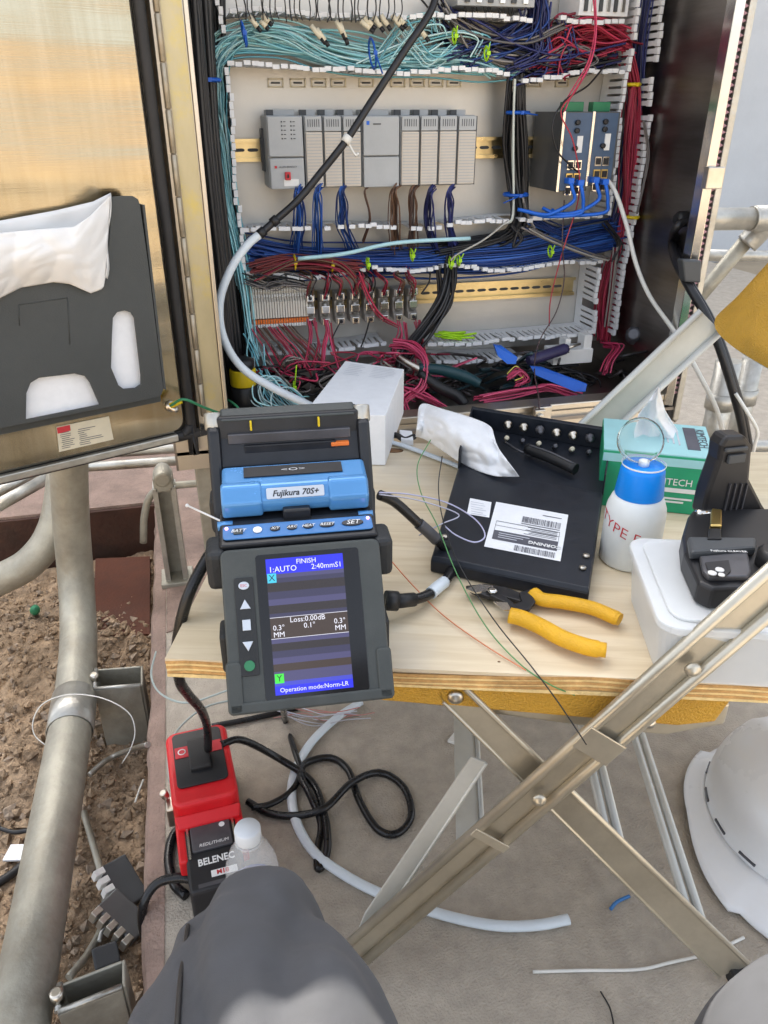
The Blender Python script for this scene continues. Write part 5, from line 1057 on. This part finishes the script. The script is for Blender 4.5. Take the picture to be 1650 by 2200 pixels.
for s0,s1,f0,f1 in((0,1,.975,1.),(0,.012,.6,1),(.988,1,.6,1)): m.hexa([ML(s0,f0),ML(s1,f0),ML(s1,f1),ML(s0,f1)],[ML(s0,f0,.030),ML(s1,f0,.030),ML(s1,f1,.030),ML(s0,f1,.030)])
m.build('rear_wall','black_metal',t,world=True,bevel=.001)
for i in range(6):
    s=.28+i*.115; c=ML(s,.955,.018); m=MB(); m.lathe([(.0065,0),(.0065,.005),(.0038,.006),(.0038,.013),(0,.014)],c,(-e2),14); o=m.build('adapter_port','lens_grey' if i%3==2 else 'bolt',t,world=True)
    c=ML(s+.005,.90,.004); m=MB(); m.lathe([(.0035,0),(.0035,.010),(.002,.011)],c,(-e2+Vector((0,0,.6))),10); m.build('port_cap','lens_grey' if i%2 else 'cream',t,world=True)
m=MB(); m.tube([ML(.45,.80,.012),ML(.62,.75,.014),ML(.80,.70,.012)],.008,sides=10); m.build('splice_holder','rubber',t,world=True)
m=MB(); m.tube([ML(.46,.79,.020),ML(.62,.745,.022),ML(.78,.70,.020)],.0016,sides=5); m.tube([ML(.28,.86,.006),ML(.38,.80,.008),ML(.48,.78,.006)],.0018,sides=5); m.build('splice_tube','lens_grey',t,world=True)
for s,f in((.94,.10),(.055,.12),(.95,.17)):
    m=MB(); m.lathe([(.004,0),(.004,.003),(.002,.004)],ML(s,f,.004),(0,0,1),12); m.build('screw','bolt',t,world=True)
def lab(pts,name,mname,h):
    m=MB(); q=[on(x,y,(0,0,1),.5135+h) for x,y in pts]; m.hexa([v-Vector((0,0,.0006)) for v in q],q); return m.build(name,mname,t,world=True)
LQ=[(1040,1174),(1204,1206),(1221,1106),(1066,1078)]
lq=[ML(0,0)]*4
# label corners on the tilted cover plate
pn_=(fr-fl).cross(bl-fl).normalized(); pd=pn_.dot(fl)
def lp(x,y,h): return on(x,y,pn_,pd+.004+h)
m=MB(); q=[lp(x,y,.0008) for x,y in LQ]; m.hexa([lp(x,y,.0) for x,y in LQ],q); lb=m.build('shipping_label','paper',lidp,world=True)
def LP(u,v,h=.0012):
    A=Vector((*LQ[0],0)); B=Vector((*LQ[1],0)); C_=Vector((*LQ[2],0)); D_=Vector((*LQ[3],0)); p=D_.lerp(C_,u).lerp(A.lerp(B,u),v); return lp(p.x,p.y,h)
def lquad(mb,u0,u1,v0,v1,h=.0012): mb.quad(LP(u0,v1,h),LP(u1,v1,h),LP(u1,v0,h),LP(u0,v0,h))
m=MB(); lquad(m,.07,.93,.60,.80)
lquad(m,.07,.93,.395,.405); lquad(m,.07,.93,.49,.497); lquad(m,.07,.075,.40,.60); lquad(m,.925,.93,.40,.60)
for b0,b1,v0,v1 in((.40,.93,.20,.33),(.38,.92,.84,.96)):
    u=b0
    while u<b1:
        wdt=rnd.choice((.004,.004,.008,.012)); lquad(m,u,min(b1,u+wdt),v0,v1); u+=wdt+rnd.choice((.004,.006,.010))
for i in range(6):
    v=.41+i*.03; lquad(m,.45+rnd.uniform(0,.1),.9,v,v+.010)
lquad(m,.66,.92,.10,.115); lquad(m,.40,.92,.35,.365)
m.build('label_print','print',lidp,world=True)
o=LP(.76,.72,.0018); xa=LP(.2,.72,.0018)-o; text('label_lettering','CORNING',.0082,'white',lidp,frame(o,xa,LP(.8,.9,.0018)-o),ext=.0001,bold=.0003)
m=MB(); 
for i in range(3): lquad(m,.14,.55-.08*i,.64+i*.045,.655+i*.045,.0016)
m.build('label_print','faint_print',lidp,world=True)
SQ=[(1003,1104),(1051,1112),(1056,1079),(1010,1070)]
m=MB(); m.hexa([lp(x,y,.0) for x,y in SQ],[lp(x,y,.0007) for x,y in SQ]); m.build('small_label','paper',lidp,world=True)
m=MB()
for i in range(6): a_=[(1012+i*.0,1077+i*5),(1045-rnd.uniform(0,14),1082+i*5)]; m.quad(lp(a_[0][0],a_[0][1]+1.2,.001),lp(a_[1][0],a_[1][1]+1.2,.001),lp(a_[1][0],a_[1][1],.001),lp(*a_[0],.001))
m.build('small_label_print','faint_print',lidp,world=True)
# pliers with yellow grips
mat('grip',(.75,.40,.012),.42,var=.08,scale=60,bump=.25,bscale=500); t=thing('pliers','cable cutting pliers with yellow grips lying open on the board','pliers',aZ(1120,1310,TZ))
def zl(px,z): return [aZ(x,y,z) for x,y in px]
m=MB(); m.tube(zl([(1145,1275),(1165,1288),(1210,1294),(1270,1306),(1315,1324),(1332,1331)],.486),lambda s:.0088 if s<.92 else .0078,sides=12,flat=.8); m.build('grip','grip',t,world=True)
m=MB(); m.tube(zl([(1095,1322),(1120,1328),(1160,1345),(1210,1372),(1262,1390),(1302,1397)],.488),lambda s:.0098 if s<.92 else .0085,sides=12,flat=.8); m.build('grip','grip',t,world=True)
for pts,z in(([(1000,1266),(1040,1262),(1085,1268),(1115,1280),(1150,1270),(1150,1290),(1120,1300),(1085,1290),(1050,1290),(1015,1278)],.481),([(1050,1285),(1085,1302),(1100,1318),(1135,1318),(1150,1300),(1140,1282),(1115,1280),(1120,1300),(1105,1305),(1080,1285)],.4845)):
    m=MB(); m.prism(zl(pts,z),(0,0,.005)); m.build('jaw','black',t,world=True,bevel=.001)
m=MB(); m.prism(zl([(1000,1268),(1030,1258),(1060,1262),(1055,1272),(1020,1276)],.486),(0,0,.002)); m.build('blade','chrome',t,world=True)
m=MB(); m.prism(zl([(1060,1294),(1090,1296),(1098,1312),(1080,1312)],.4895),(0,0,.001)); m.build('blade','chrome',t,world=True)
m=MB(); m.lathe([(.0055,0),(.0055,.003),(.003,.004)],aZ(1058,1272,.487),(0,0,1),14); m.build('pivot','chrome',t,world=True)
# translucent squeeze bottle with blue cap
mat('hdpe',(.80,.83,.82),.45,var=.04,sss=.5,bump=.03); mat('cap_blue',(.0,.26,.88),.4,var=.05,sss=.1)
mat('clear',(.95,.97,.97),.08,var=0,trans=.95,ior=1.2,rvar=.02)
bb=aZ(1352,1205,TZ); bb=Vector((bb.x+.000,bb.y+.004,TZ)); zc1=zat(bb,1058); zc2=zat(bb,1000); t=thing('squeeze_bottle','white squeeze bottle with bright blue cap and red handwriting','bottle',bb)
r=.034; hh=zc1-TZ
m=MB(); m.lathe([(r*.9,0),(r,.004),(r,hh*.72),(r*.97,hh*.82),(r*.86,hh*.93),(r*.74,hh)],n=36); m.build('bottle_body','hdpe',t)
m=MB(); ch_=zc2-zc1; m.lathe([(r*.76,hh-.004),(r*.80,hh),(r*.72,hh+ch_*.85),(r*.68,hh+ch_),(r*.3,hh+ch_)],n=36); m.build('cap','cap_blue',t)
m=MB(); m.lathe([(r*.70,hh+ch_+.001),(r*.72,hh+ch_+.003),(r*.70,hh+ch_+.003)],n=36,cap=False); m.lathe([(.006,hh+ch_),(.006,hh+ch_+.006),(.003,hh+ch_+.007)],n=14); m.build('spout','hdpe',t)
m=MB(); m.lathe([(.001,.0),(r*.72,.0015),(r*.76,.010),(r*.76,.012),(r*.70,.010),(r*.66,.003),(.001,.002)],(0,r*.55,hh+ch_+r*.62),(-.18,-.85,.55),32,cap=False); m.build('flip_lid','clear',t)
# handwriting wrapped on the bottle
o_=text('red_handwriting','TYPE F',.019,'red_print',None,None,ext=.0001,bold=-.0002,shear=.12)
az0=math.atan2(-bb.y,-bb.x)-.55
for v in o_.data.vertices:
    a=az0+v.co.x/r*1.0; rr=r+.0004+v.co.z; zz=hh*.60+v.co.y+.010*(-v.co.x/.03); v.co=Vector((rr*math.cos(a),rr*math.sin(a),zz))
fin(o_,t)
# green tissue box
mat('box_green',(.02,.33,.16),.45,var=.06); mat('box_aqua',(.36,.66,.68),.45,var=.06)
ga=R_(-28); ge=Vector((math.cos(ga),math.sin(ga),0)); gf=Vector((-ge.y,ge.x,0)); pbr=aZ(1514,1110,TZ); gw=.140; gd=.118; gh=zat(pbr,990)-TZ
t=thing('tissue_box','green and aqua box of lab wipes with a wipe pulled out','box',pbr-ge*gw/2+gf*gd/2,rz=ga)
m=MB(); m.box((0,0,gh/2+.0005),(gw,gd,gh)); m.build('carton','box_green',t,bevel=.001)
m=MB(); m.box((0,0,gh+.0012),(gw-.002,gd-.002,.0016)); m.build('top_panel','box_aqua',t)
m=MB(); m.box((0,-gd/2-.0003,gh*.90),(gw-.002,.001,gh*.14)); m.build('front_band','box_aqua',t)
FM=frame((.020,-gd/2-.001,gh*.56),(1,0,0),(0,0,1))
text('front_lettering','KIMTECH',.0135,'white',t,FM,ext=.0002,world=False,sx=.95);
m=MB()
for i,(w_,z) in enumerate(((.085,.42),(.03,.33),(.07,.27),(.06,.21))): m.box((.055-.085/2 if i==0 else -.02+w_/2,-gd/2-.0008,gh*z),(w_,.0006,.006 if i==0 else .0025))
m.build('front_print','white',t)
m=MB(); m.box((.045,.005,gh+.0024),(.016,.08,.0006)); m.build('top_print','print',t)
text('top_lettering','KIMTECH',.016,'print',t,frame((.058,.008,gh+.0026),(0,-1,0),(1,0,0)),ext=.0001,world=False)
m=MB()
for k in range(4): m.box((.028-k*.007,.008,gh+.0024),(.0022,.06-.006*k,.0005))
m.build('top_print','faint_print',t)
def tis(u,v):
    Lb=[(1366,985),(1360,930),(1372,890),(1398,855),(1413,832)]; Rb=[(1478,985),(1472,950),(1446,910),(1428,880),(1416,833)]
    k=v*4; i=min(3,int(k)); f=k-i; a=Vector(Lb[i]).lerp(Vector(Lb[i+1]),f); b_=Vector(Rb[i]).lerp(Vector(Rb[i+1]),f); p=a.lerp(b_,u)
    Yc=(pbr-ge*gw*.5+gf*gd*.42).y
    return aY(p.x,p.y,Yc+.012*math.sin(u*6.5+v*2)*(1-v*.6)+.012*(1-v)+crease((u,v),2.8,3.)*.010)
mat('tissue',(.80,.82,.84),.8,var=.03,sss=.2,bump=.1,bscale=30)
m=MB(); m.grid(tis,36,36); tag(m.build('tissue','tissue',solid=.0006),'white tissue standing up out of the green box','tissue')
# translucent storage container with lid
fcl=aZ(1394,1448,TZ); lidz=.545; lcl=aZ(1424,1342,lidz); blk_=aZ(1350,1150,lidz)
u1=(e1*1.0).normalized(); ca_=math.atan2((blk_-lcl).y,(blk_-lcl).x)
vv=(blk_-lcl); vv.z=0; dl=vv.length; vv.normalize(); uu=Vector((vv.y,-vv.x,0)); cl=.26
mat('poly',(.86,.88,.88),.34,var=.04,scale=10,alpha=.62,bump=.04,bscale=20)
cc_=lcl+vv*dl/2+uu*cl/2; t=thing('storage_container','frosted white plastic container with a lid under the cleaver','container',Vector((cc_.x,cc_.y,TZ)),rz=math.atan2(uu.y,uu.x))
def rloop(x,y,z,r): return rect(-x,x,-y,y,z,r,6)
m=MB(); hx,hy=cl/2,dl/2; lo_=[rloop(hx*.93,hy*.90,.001,.014),rloop(hx*.985,hy*.975,.058,.018)]
k=len(lo_[0]); m._add(lo_[0]+lo_[1],[tuple(range(k-1,-1,-1)),tuple(range(k,2*k))]+[(j,(j+1)%k,k+(j+1)%k,k+j) for j in range(k)],0,False); m.build('tub','poly',t)
m=MB(); m.prism(rloop(hx*1.01,hy*1.015,.0585,.020),(0,0,.009)); m.build('lid_rim','poly',t,bevel=.002)
m=MB(); m.prism(rloop(hx*.92,hy*.90,.0675,.018),(0,0,.0035)); m.build('lid_panel','poly',t,bevel=.002)
CZ=TZ+.071
# cleaver standing on the container
top=[aZ(x,y,CZ+.024) for x,y in((1478,1108),(1466,1148),(1470,1185),(1500,1250),(1532,1264),(1650,1262),(1722,1256),(1735,1090),(1490,1092))]
cxy=sum(top,Vector())/len(top); t=thing('fibre_cleaver','black fibre cleaver with raised lid standing on the container','cleaver',Vector((cxy.x,cxy.y,CZ)))
m=MB(); m.prism([Vector((v.x,v.y,CZ+.0005)) for v in top],(0,0,.0235)); m.build('base','black',t,world=True,bevel=.004,bseg=3)
m=MB(); m.prism([aZ(x,y,CZ+.0235) for x,y in((1500,1205),(1604,1195),(1612,1240),(1605,1250),(1520,1250),(1508,1238))],(0,0,.006)); m.build('front_block','lens_grey',t,world=True,bevel=.002)
m=MB(); m.prism([aZ(x,y,CZ+.030) for x,y in((1515,1210),(1565,1205),(1570,1228),(1560,1238),(1525,1238))],(0,0,.001)); w_=m.build('chip_window','black',t,world=True)
m=MB()
for x,y,r in((1530,1232,.004),(1546,1225,.004),(1550,1236,.003)): m.lathe([(r,0),(r,.001),(0,.0014)],aZ(x,y,CZ+.031),(0,0,1),10)
m.build('fibre_chips','white',w_,world=True)
m=MB(); m.prism([aZ(x,y,CZ+.024) for x,y in((1474,1170),(1620,1172),(1620,1195),(1480,1205)) ],(0,0,.010)); m.build('mid_block','plc_dark',t,world=True,bevel=.003)
text('brand_print','Fujikura CLEAVER',.0045,'white',t,frame(aZ(1566,1184,CZ+.035),e1,e2),ext=.0001)
m=MB(); m.prism([aZ(x,y,CZ+.030) for x,y in((1523,1143),(1548,1143),(1548,1108),(1526,1106))],(0,0,.008)); m.build('lever_tab','orange' if 0 else 'gold',t,world=True,bevel=.0015)
m=MB(); m.prism([aZ(x,y,CZ+.030) for x,y in((1518,1168),(1548,1168),(1546,1146),(1521,1146))],(0,0,.006)); m.build('rubber_pad','rubber',t,world=True,bevel=.001)
YL=aZ(1560,1095,CZ+.024).y
m=MB(); m.prism([aY(x,y,YL) for x,y in((1508,1112),(1520,1060),(1545,990),(1549,958),(1562,938),(1602,936),(1618,958),(1612,1030),(1640,1085),(1660,1118))],(0,.022,0)); lv=m.build('raised_lid','black',t,world=True,bevel=.004)
for i in range(4): m=MB(); m.box(aY(1562+i*12,1070,YL-.001),(.0012,.003,.034)); m.build('lid_rib','lens_grey',lv,world=True)
m=MB(); m.box(aY(1582,985,YL-.002),(.020,.004,.010)); m.box(aY(1582,965,YL-.002),(.026,.004,.004)); m.build('lid_catch','plc_dark',lv,world=True,bevel=.001)
m=MB(); m.lathe([(.006,-.012),(.006,.004),(.004,.006)],aY(1505,1105,YL+.002),(-1,0,0),14); m.build('hinge_pin','chrome',t,world=True)
m=MB(); m.lathe([(.016,0),(.016,.014),(.012,.018)],aZ(1660,1215,CZ+.024),(0,0,1),20); m.build('dial','rubber',t,world=True)
# power lead of the splicer, in two sleeves
t=thing('splicer_lead','black power lead with taped sleeves curling from the splicer','cable',aZ(950,1200,TZ))
P=[aZ(x,y,z) for x,y,z in((815,1063,.575),(850,1080,.562),(900,1125,.535),(938,1160,.512),(968,1190,.49),(972,1220,.484),(955,1250,.484),(925,1275,.486),(890,1288,.492),(850,1292,.498),(828,1290,.50))]
m=MB(); m.tube(P,.0058,sides=10); m.build('sheath','cord_black',t,world=True)
for i,j in((2,3),(6,7)):
    m=MB(); m.tube([P[i],(P[i]+P[j])/2+Vector((0,0,.0006)),P[j]],.0070,sides=12); m.build('sleeve','lens_grey' if i==2 else 'tube_white',t,world=True)
m=MB(); m.tube([P[8],P[9]],lambda s:.0075+.0012*math.sin(s*28),sides=12,seg=1); m.tube([P[9]-(P[9]-P[8])*.1,P[10]],.0105,sides=12,seg=1); m.build('plug','rubber',t,world=True)
# bare fibres
def fib(label,c,pts,r=.0007): mat('f_'+label[:9],c,.35,var=0); cable('bare_fibre',label,'fibre',[aZ(*p) for p in pts],r,'f_'+label[:9],sides=5,group='bare fibre strands')
fib('green fibre strand from the wipe to the chair frame',(.10,.30,.10),[(925,945,.56),(897,1000,.54),(905,1060,.53),(940,1130,.53),(980,1230,.50),(1040,1340,.482),(1110,1420,.478),(1180,1470,.47),(1250,1500,.44),(1345,1545,.41)])
fib('black fibre strand crossing the pliers and the board edge',(.02,.02,.02),[(950,980,.56),(942,1050,.54),(955,1130,.53),(990,1220,.50),(1060,1330,.483),(1140,1430,.48),(1200,1510,.46),(1260,1600,.43)])
fib('orange fibre strand lying across the board',(.70,.22,.10),[(828,1190,.52),(880,1250,.49),(950,1320,.479),(1040,1385,.478),(1130,1440,.478)])
fib('clear fibre loop over the black tray',(.55,.55,.75),[(815,1058,.59),(880,1062,.56),(960,1080,.53),(1020,1115,.525),(1042,1150,.523),(1020,1165,.523),(980,1150,.523),(955,1130,.525)],.0009)
fib('faint grey fibre beside the clear loop',(.5,.5,.6),[(815,1062,.59),(900,1075,.56),(985,1105,.53),(950,1125,.53),(900,1150,.515)],.0008)
cable('clear_tube','pale flat tube lying on the board behind the splicer','tubing',[aZ(x,y,TZ+.005) for x,y in((800,938),(880,962),(960,992),(1000,1008))],.005,'tube_white',flat=.6)
m=MB(); m.prism(zl([(858,935),(885,938),(888,958),(862,955)],TZ+.002),(0,0,.010)); tag(m.build('paper_scrap','paper',bevel=.001),'small white scrap beside the carton and the wipe','scrap')
cable('black_clip','short black clip leads under the wipe','cable',zl([(828,942),(850,935),(870,945),(890,938)],TZ+.008),.005,'rubber')
# ================================================================== on the pad under the board
rp0=aZ(440,1640,.0); RZ=R_(3)
mat('tool_red',(.62,.012,.018),.35,var=.08,bump=.03,bscale=300)
c=Vector((-.056,.80,0)); t=thing('battery_inverter','red and black battery power supply lying on the pad','power supply',c,rz=R_(4))
T=lambda mb,n,m,**k: mb.build(n,m,t,**k)
m=MB(); m.prism(rect(-.046,.046,.0,.150,.040,.016),(0,0,.058)); bd_=T(m,'upper_housing','tool_red',bevel=.006,bseg=3)
m=MB(); m.prism(rect(-.047,.047,-.004,.148,.002,.012),(0,0,.045)); T(m,'lower_housing','black',bevel=.005)
m=MB(); m.prism(rect(-.036,.036,.030,.140,.0985,.008),(0,0,.003)); fp=m.build('face_plate','black',bd_,bevel=.001)
m=MB(); m.box((0,.085,.104),(.030,.060,.008)); m.build('socket_block','rubber',bd_,bevel=.002)
for s in(-1,1): m=MB(); m.box((s*.024,.098,.1022),(.020,.022,.001)); m.build('red_icon','red_print',bd_)
mm_=MB(); mm_.lathe([(.0045,.0),(.006,.0),(.006,.0006),(.0045,.0006)],(-.024,.098,.103),n=16,cap=False); mm_.build('icon_ring','white',bd_)
m=MB(); m.prism([(-.046,.0,.070),(.046,.0,.070),(.042,-.014,.060),(-.042,-.014,.060)],(0,0,.010)); m.build('shoulder','tool_red',bd_,bevel=.002)
for s in(-1,1): m=MB(); m.box((s*.040,-.030,.050),(.012,.070,.030)); m.build('side_rail','tool_red',bd_,bevel=.003)
m=MB(); m.prism(rect(-.037,.037,-.115,.0,.002,.006),(0,0,.062)); bat=T(m,'battery','black',bevel=.004)
m=MB(); m.prism(rect(-.027,.027,-.055,-.010,.0635,.003),(0,0,.004)); m.build('battery_top','lens_grey',bat,bevel=.001)
for s in(-1,1): m=MB(); m.box((s*.031,-.035,.066),(.003,.060,.004)); m.build('slide_rail','chrome',bat)
m=MB(); m.lathe([(.004,0),(.004,.001)],(.016,-.020,.0672),n=12); m.build('gauge_button','white',bat)
text('battery_lettering','REDLITHIUM',.0070,'white',bat,Matrix.Translation((.002,-.047,.0676)),ext=.0001,world=False,shear=.2)
text('owner_handwriting','BELENEC',.0150,'white',bat,Matrix.Translation((.002,-.072,.0643)),ext=.0001,world=False,bold=.0004,sx=.8)
m=MB(); m.box((.010,-.093,.0643),(.034,.010,.0006)); m.build('maker_plate','white',bat)
text('maker_lettering','M18',.009,'red_print',bat,Matrix.Translation((.008,-.093,.0648)),ext=.0001,world=False,bold=.0004)
m=MB(); m.box((.0,-.107,.0642),(.05,.006,.0006)); m.build('spec_strip','lens_grey',bat)
m=MB(); m.box((-.050,.040,.050),(.012,.026,.034)); m.lathe([(.006,0),(.006,.012)],(-.054,.050,.070),(-.3,0,1),10); m.build('belt_hook','bolt',bd_,bevel=.002)
# cord down to the supply and its loops
def fl_(px,z=.006): return [aZ(x,y,z) for x,y in px]
cable('power_cable','black cord hanging from the splicer past the board into the red supply','cord',[aY(*p) for p in((462,1180,.74),(448,1195,.72),(412,1262,.70),(390,1330,.695),(380,1400,.70),(386,1462,.72),(404,1492,.76),(432,1525,.82),(445,1562,.88),(447,1610,.885))],.0062,'cord_black')
W2=[(475,1600),(520,1590),(600,1630),(670,1680),(697,1750),(704,1810),(697,1850),(684,1866),(682,1830),(690,1770),(668,1712),(646,1665),(660,1638),(710,1628),(748,1655),(772,1720),(812,1782),(855,1790),(884,1750),(866,1690),(815,1660),(755,1682),(700,1735),(640,1752),(580,1748),(532,1722)]
zz=[.10,.085,.03,.012,.014,.014,.006,.006,.006,.008,.02,.018,.008,.006,.006,.006,.006,.006,.006,.006,.006,.018,.022,.012,.008,.008]
cable('cord_loops','black cord looping over the concrete beside the red supply','cord',[aZ(x,y,z) for (x,y),z in zip(W2,zz)],.0058,'cord_black')
cable('thin_cord','black cord hanging from under the splicer to the floor','cord',[aY(608,1500,.70)]+fl_([(612,1545),(632,1610),(645,1660),(625,1700),(580,1728),(540,1735)],.012),.0050,'cord_black')
cable('black_cable','short black cord running behind the red supply','cord',fl_([(455,1560),(520,1548),(580,1535),(640,1520)]),.0050,'cord_black')
cable('black_cable','black cord curving left of the battery','cord',fl_([(395,1770),(370,1800),(362,1850),(375,1900),(400,1925)],.008),.0068,'cord_black')
cable('black_cable','black cord arching over the pad edge beside the knee','cord',[aZ(420,1890,.03),aZ(380,1886,.035),aZ(335,1900,.03),aZ(308,1945,.01),aZ(308,2000,-.03),aZ(322,2030,-.08)],.0064,'cord_black')
cable('floor_tubing','white tubing curving across the concrete under the chair','tubing',fl_([(775,1508),(720,1545),(665,1600),(630,1670),(632,1750),(670,1825),(740,1880),(830,1925),(950,1965),(1060,1988),(1150,1988),(1222,1975)],.009),.0075,'tube_white',sides=12,flat=.7)
cable('blue_fibre','thin pale blue fibre looping off the left of the board','fibre',[aZ(x,y,z) for x,y,z in((335,1400,.02),(325,1450,.03),(345,1490,.05),(400,1510,.06),(470,1490,.08),(520,1470,.12))],.0018,'spl_side',sides=6,group='thin blue fibres on the pad')
cable('blue_fibre','thin pale blue fibre arching behind the red supply','fibre',[aZ(x,y,z) for x,y,z in((365,1680,.05),(362,1620,.06),(380,1570,.06),(440,1520,.06),(520,1500,.06))],.0018,'spl_side',sides=6,group='thin blue fibres on the pad')
stuffp=MB(); bundle(stuffp,fl_([(600,1518),(660,1525),(720,1530),(770,1520)],.015),7,.03,.0012,[(.55,.25,.22),(.5,.5,.6),(.6,.6,.65)],sides=4); tag(stuffp.build('fibre_tangle','fiber'),'tangle of fine pink and clear fibres behind the splicer on the pad','fibres',kind='stuff')
cable('white_tie','long white tie lying on the concrete at the bottom','cable tie',fl_([(1145,2088),(1250,2085),(1370,2083),(1440,2068),(1500,2055)],.003),.0022,'tie_white',sides=6)
cable('white_tie','short white tie beside the rear chair foot','cable tie',fl_([(1560,2032),(1598,2014)],.003),.0022,'tie_white',sides=6)
cable('blue_scrap','short curl of blue wire under the chair','wire',fl_([(1312,1953),(1325,1938),(1352,1925)],.004),.0025,'spl_panel',sides=6)
cable('dark_scrap','thin dark wire end on the concrete at the bottom','wire',fl_([(1290,2130),(1310,2165),(1318,2200),(1318,2215)],.003),.001,'rubber',sides=5)
c=aZ(985,1592,.0); m=MB(); m.prism([c+Vector((x,y,.001)) for x,y in((-.02,0),(0,-.016),(.018,0),(0,.018))],(0,0,.006)); m.lathe([(.006,.007),(.006,.010)],c,n=12); tag(m.build('tie_mount','tie_white',bevel=.001),'white tie mount on the concrete beside the chair hinge','clip')
m=MB(); cc=aZ(1155,1645,.004); m.tube([cc+Vector((.012*math.cos(R_(a)),.010*math.sin(R_(a)),0)) for a in range(20,350,30)],.0024,sides=6); tag(m.build('white_ring','tie_white'),'little open white ring on the concrete behind the chair','ring')
# water bottle
mat('water_clear',(.93,.96,.98),.06,var=0,alpha=.26,rvar=.02,bump=.35,bscale=22); mat('cap_white',(.72,.76,.80),.4,var=.03,sss=.2); mat('label_film',(.10,.11,.35),.35,var=.2)
bt=aZ(531,1778,.205); t=thing('water_bottle','clear plastic water bottle with white cap behind the knee','bottle',Vector((bt.x,bt.y,0)))
m=MB(); prof=[(.028,0),(.032,.006),(.0325,.10),(.0318,.112),(.0325,.124),(.0318,.136),(.030,.148),(.024,.166),(.017,.178),(.0125,.185),(.0122,.192)]; m.lathe(prof,n=36); m.build('bottle_body','water_clear',t,sub=0)
m=MB(); m.lathe([(.0150,.186),(.0155,.188),(.0155,.203),(.0145,.205),(.0,.2055)],n=32); m.build('cap','cap_white',t); m=MB(); m.lathe([(.0165,.182),(.0165,.185)],n=28); m.build('neck_ring','water_clear',t)
m=MB(); m.lathe([(.0329,.035),(.0331,.037),(.0331,.098),(.0329,.10)],n=36,cap=False); m.build('label_wrap','label_film',t)
# hard hat
mat('hat_white',(.84,.86,.88),.28,var=.05,scale=5,coat=.2,dirt=.12,dirtc=(.5,.47,.42)); hc=Vector((.772,.632,.0)); hr=math.atan2(-.93,-.37)
t=thing('hard_hat','white hard hat with side slots resting on the concrete','hard hat',hc,rz=hr)   # local +x is the peak
def dome(u,v):
    a=u*2*math.pi; ph=v*math.pi/2; rx,ry,rz_=.142,.113,.135; cz=.024
    rr=math.cos(ph)**.86; x=rx*rr*math.cos(a); y=ry*rr*math.sin(a); z=cz+rz_*math.sin(ph)**.95
    rid=(math.exp(-(y/.014)**2)+.7*math.exp(-((abs(y)-.042)/.010)**2))*.007*math.sin(ph)**.5
    return (x,y,z+rid)
m=MB(); m.grid(dome,64,24); m.build('shell','hat_white',t)
def brim(u,v):
    a=u*2*math.pi; rx,ry=.142,.113; pk=max(0,math.cos(a)); ext=.016+.060*pk**1.5+(.012 if abs(a-math.pi/2)<.9 or abs(a-3*math.pi/2)<.9 else .0)
    k=v; x=(rx+ext*k)*math.cos(a); y=(ry+ext*k)*math.sin(a); z=.026-.012*k-.010*k*pk
    return (x,y,z)
m=MB(); m.grid(brim,96,6); m.build('brim','hat_white',t,solid=.004)
for a in(-48,-72,-96,-120,48,72,96,120):
    a_=R_(a); p=Vector((.140*math.cos(a_),.1115*math.sin(a_),.036)); m=MB(); q=Matrix.Rotation(math.atan2(math.sin(a_)/.113,math.cos(a_)/.142),3,'Z'); m.box(p,(.006,.026,.0035),rot=q); m.build('vent_slot','lens_grey',t)
# stool under the person
t=thing('stool','low black stool the seated person sits on','stool',(.165,-.16,0)); m=MB(); m.prism(rect(-.19,.19,-.16,.13,.345,.05),(0,0,.045)); m.build('seat','rubber',t,bevel=.012,bseg=3)
for sx in(-1,1):
    for sy in(-1,1): m=MB(); m.tube([(sx*.15,sy*.11,.345),(sx*.18,sy*.14,.001)],.013,sides=10,seg=1); m.build('leg','galv_dull',t)
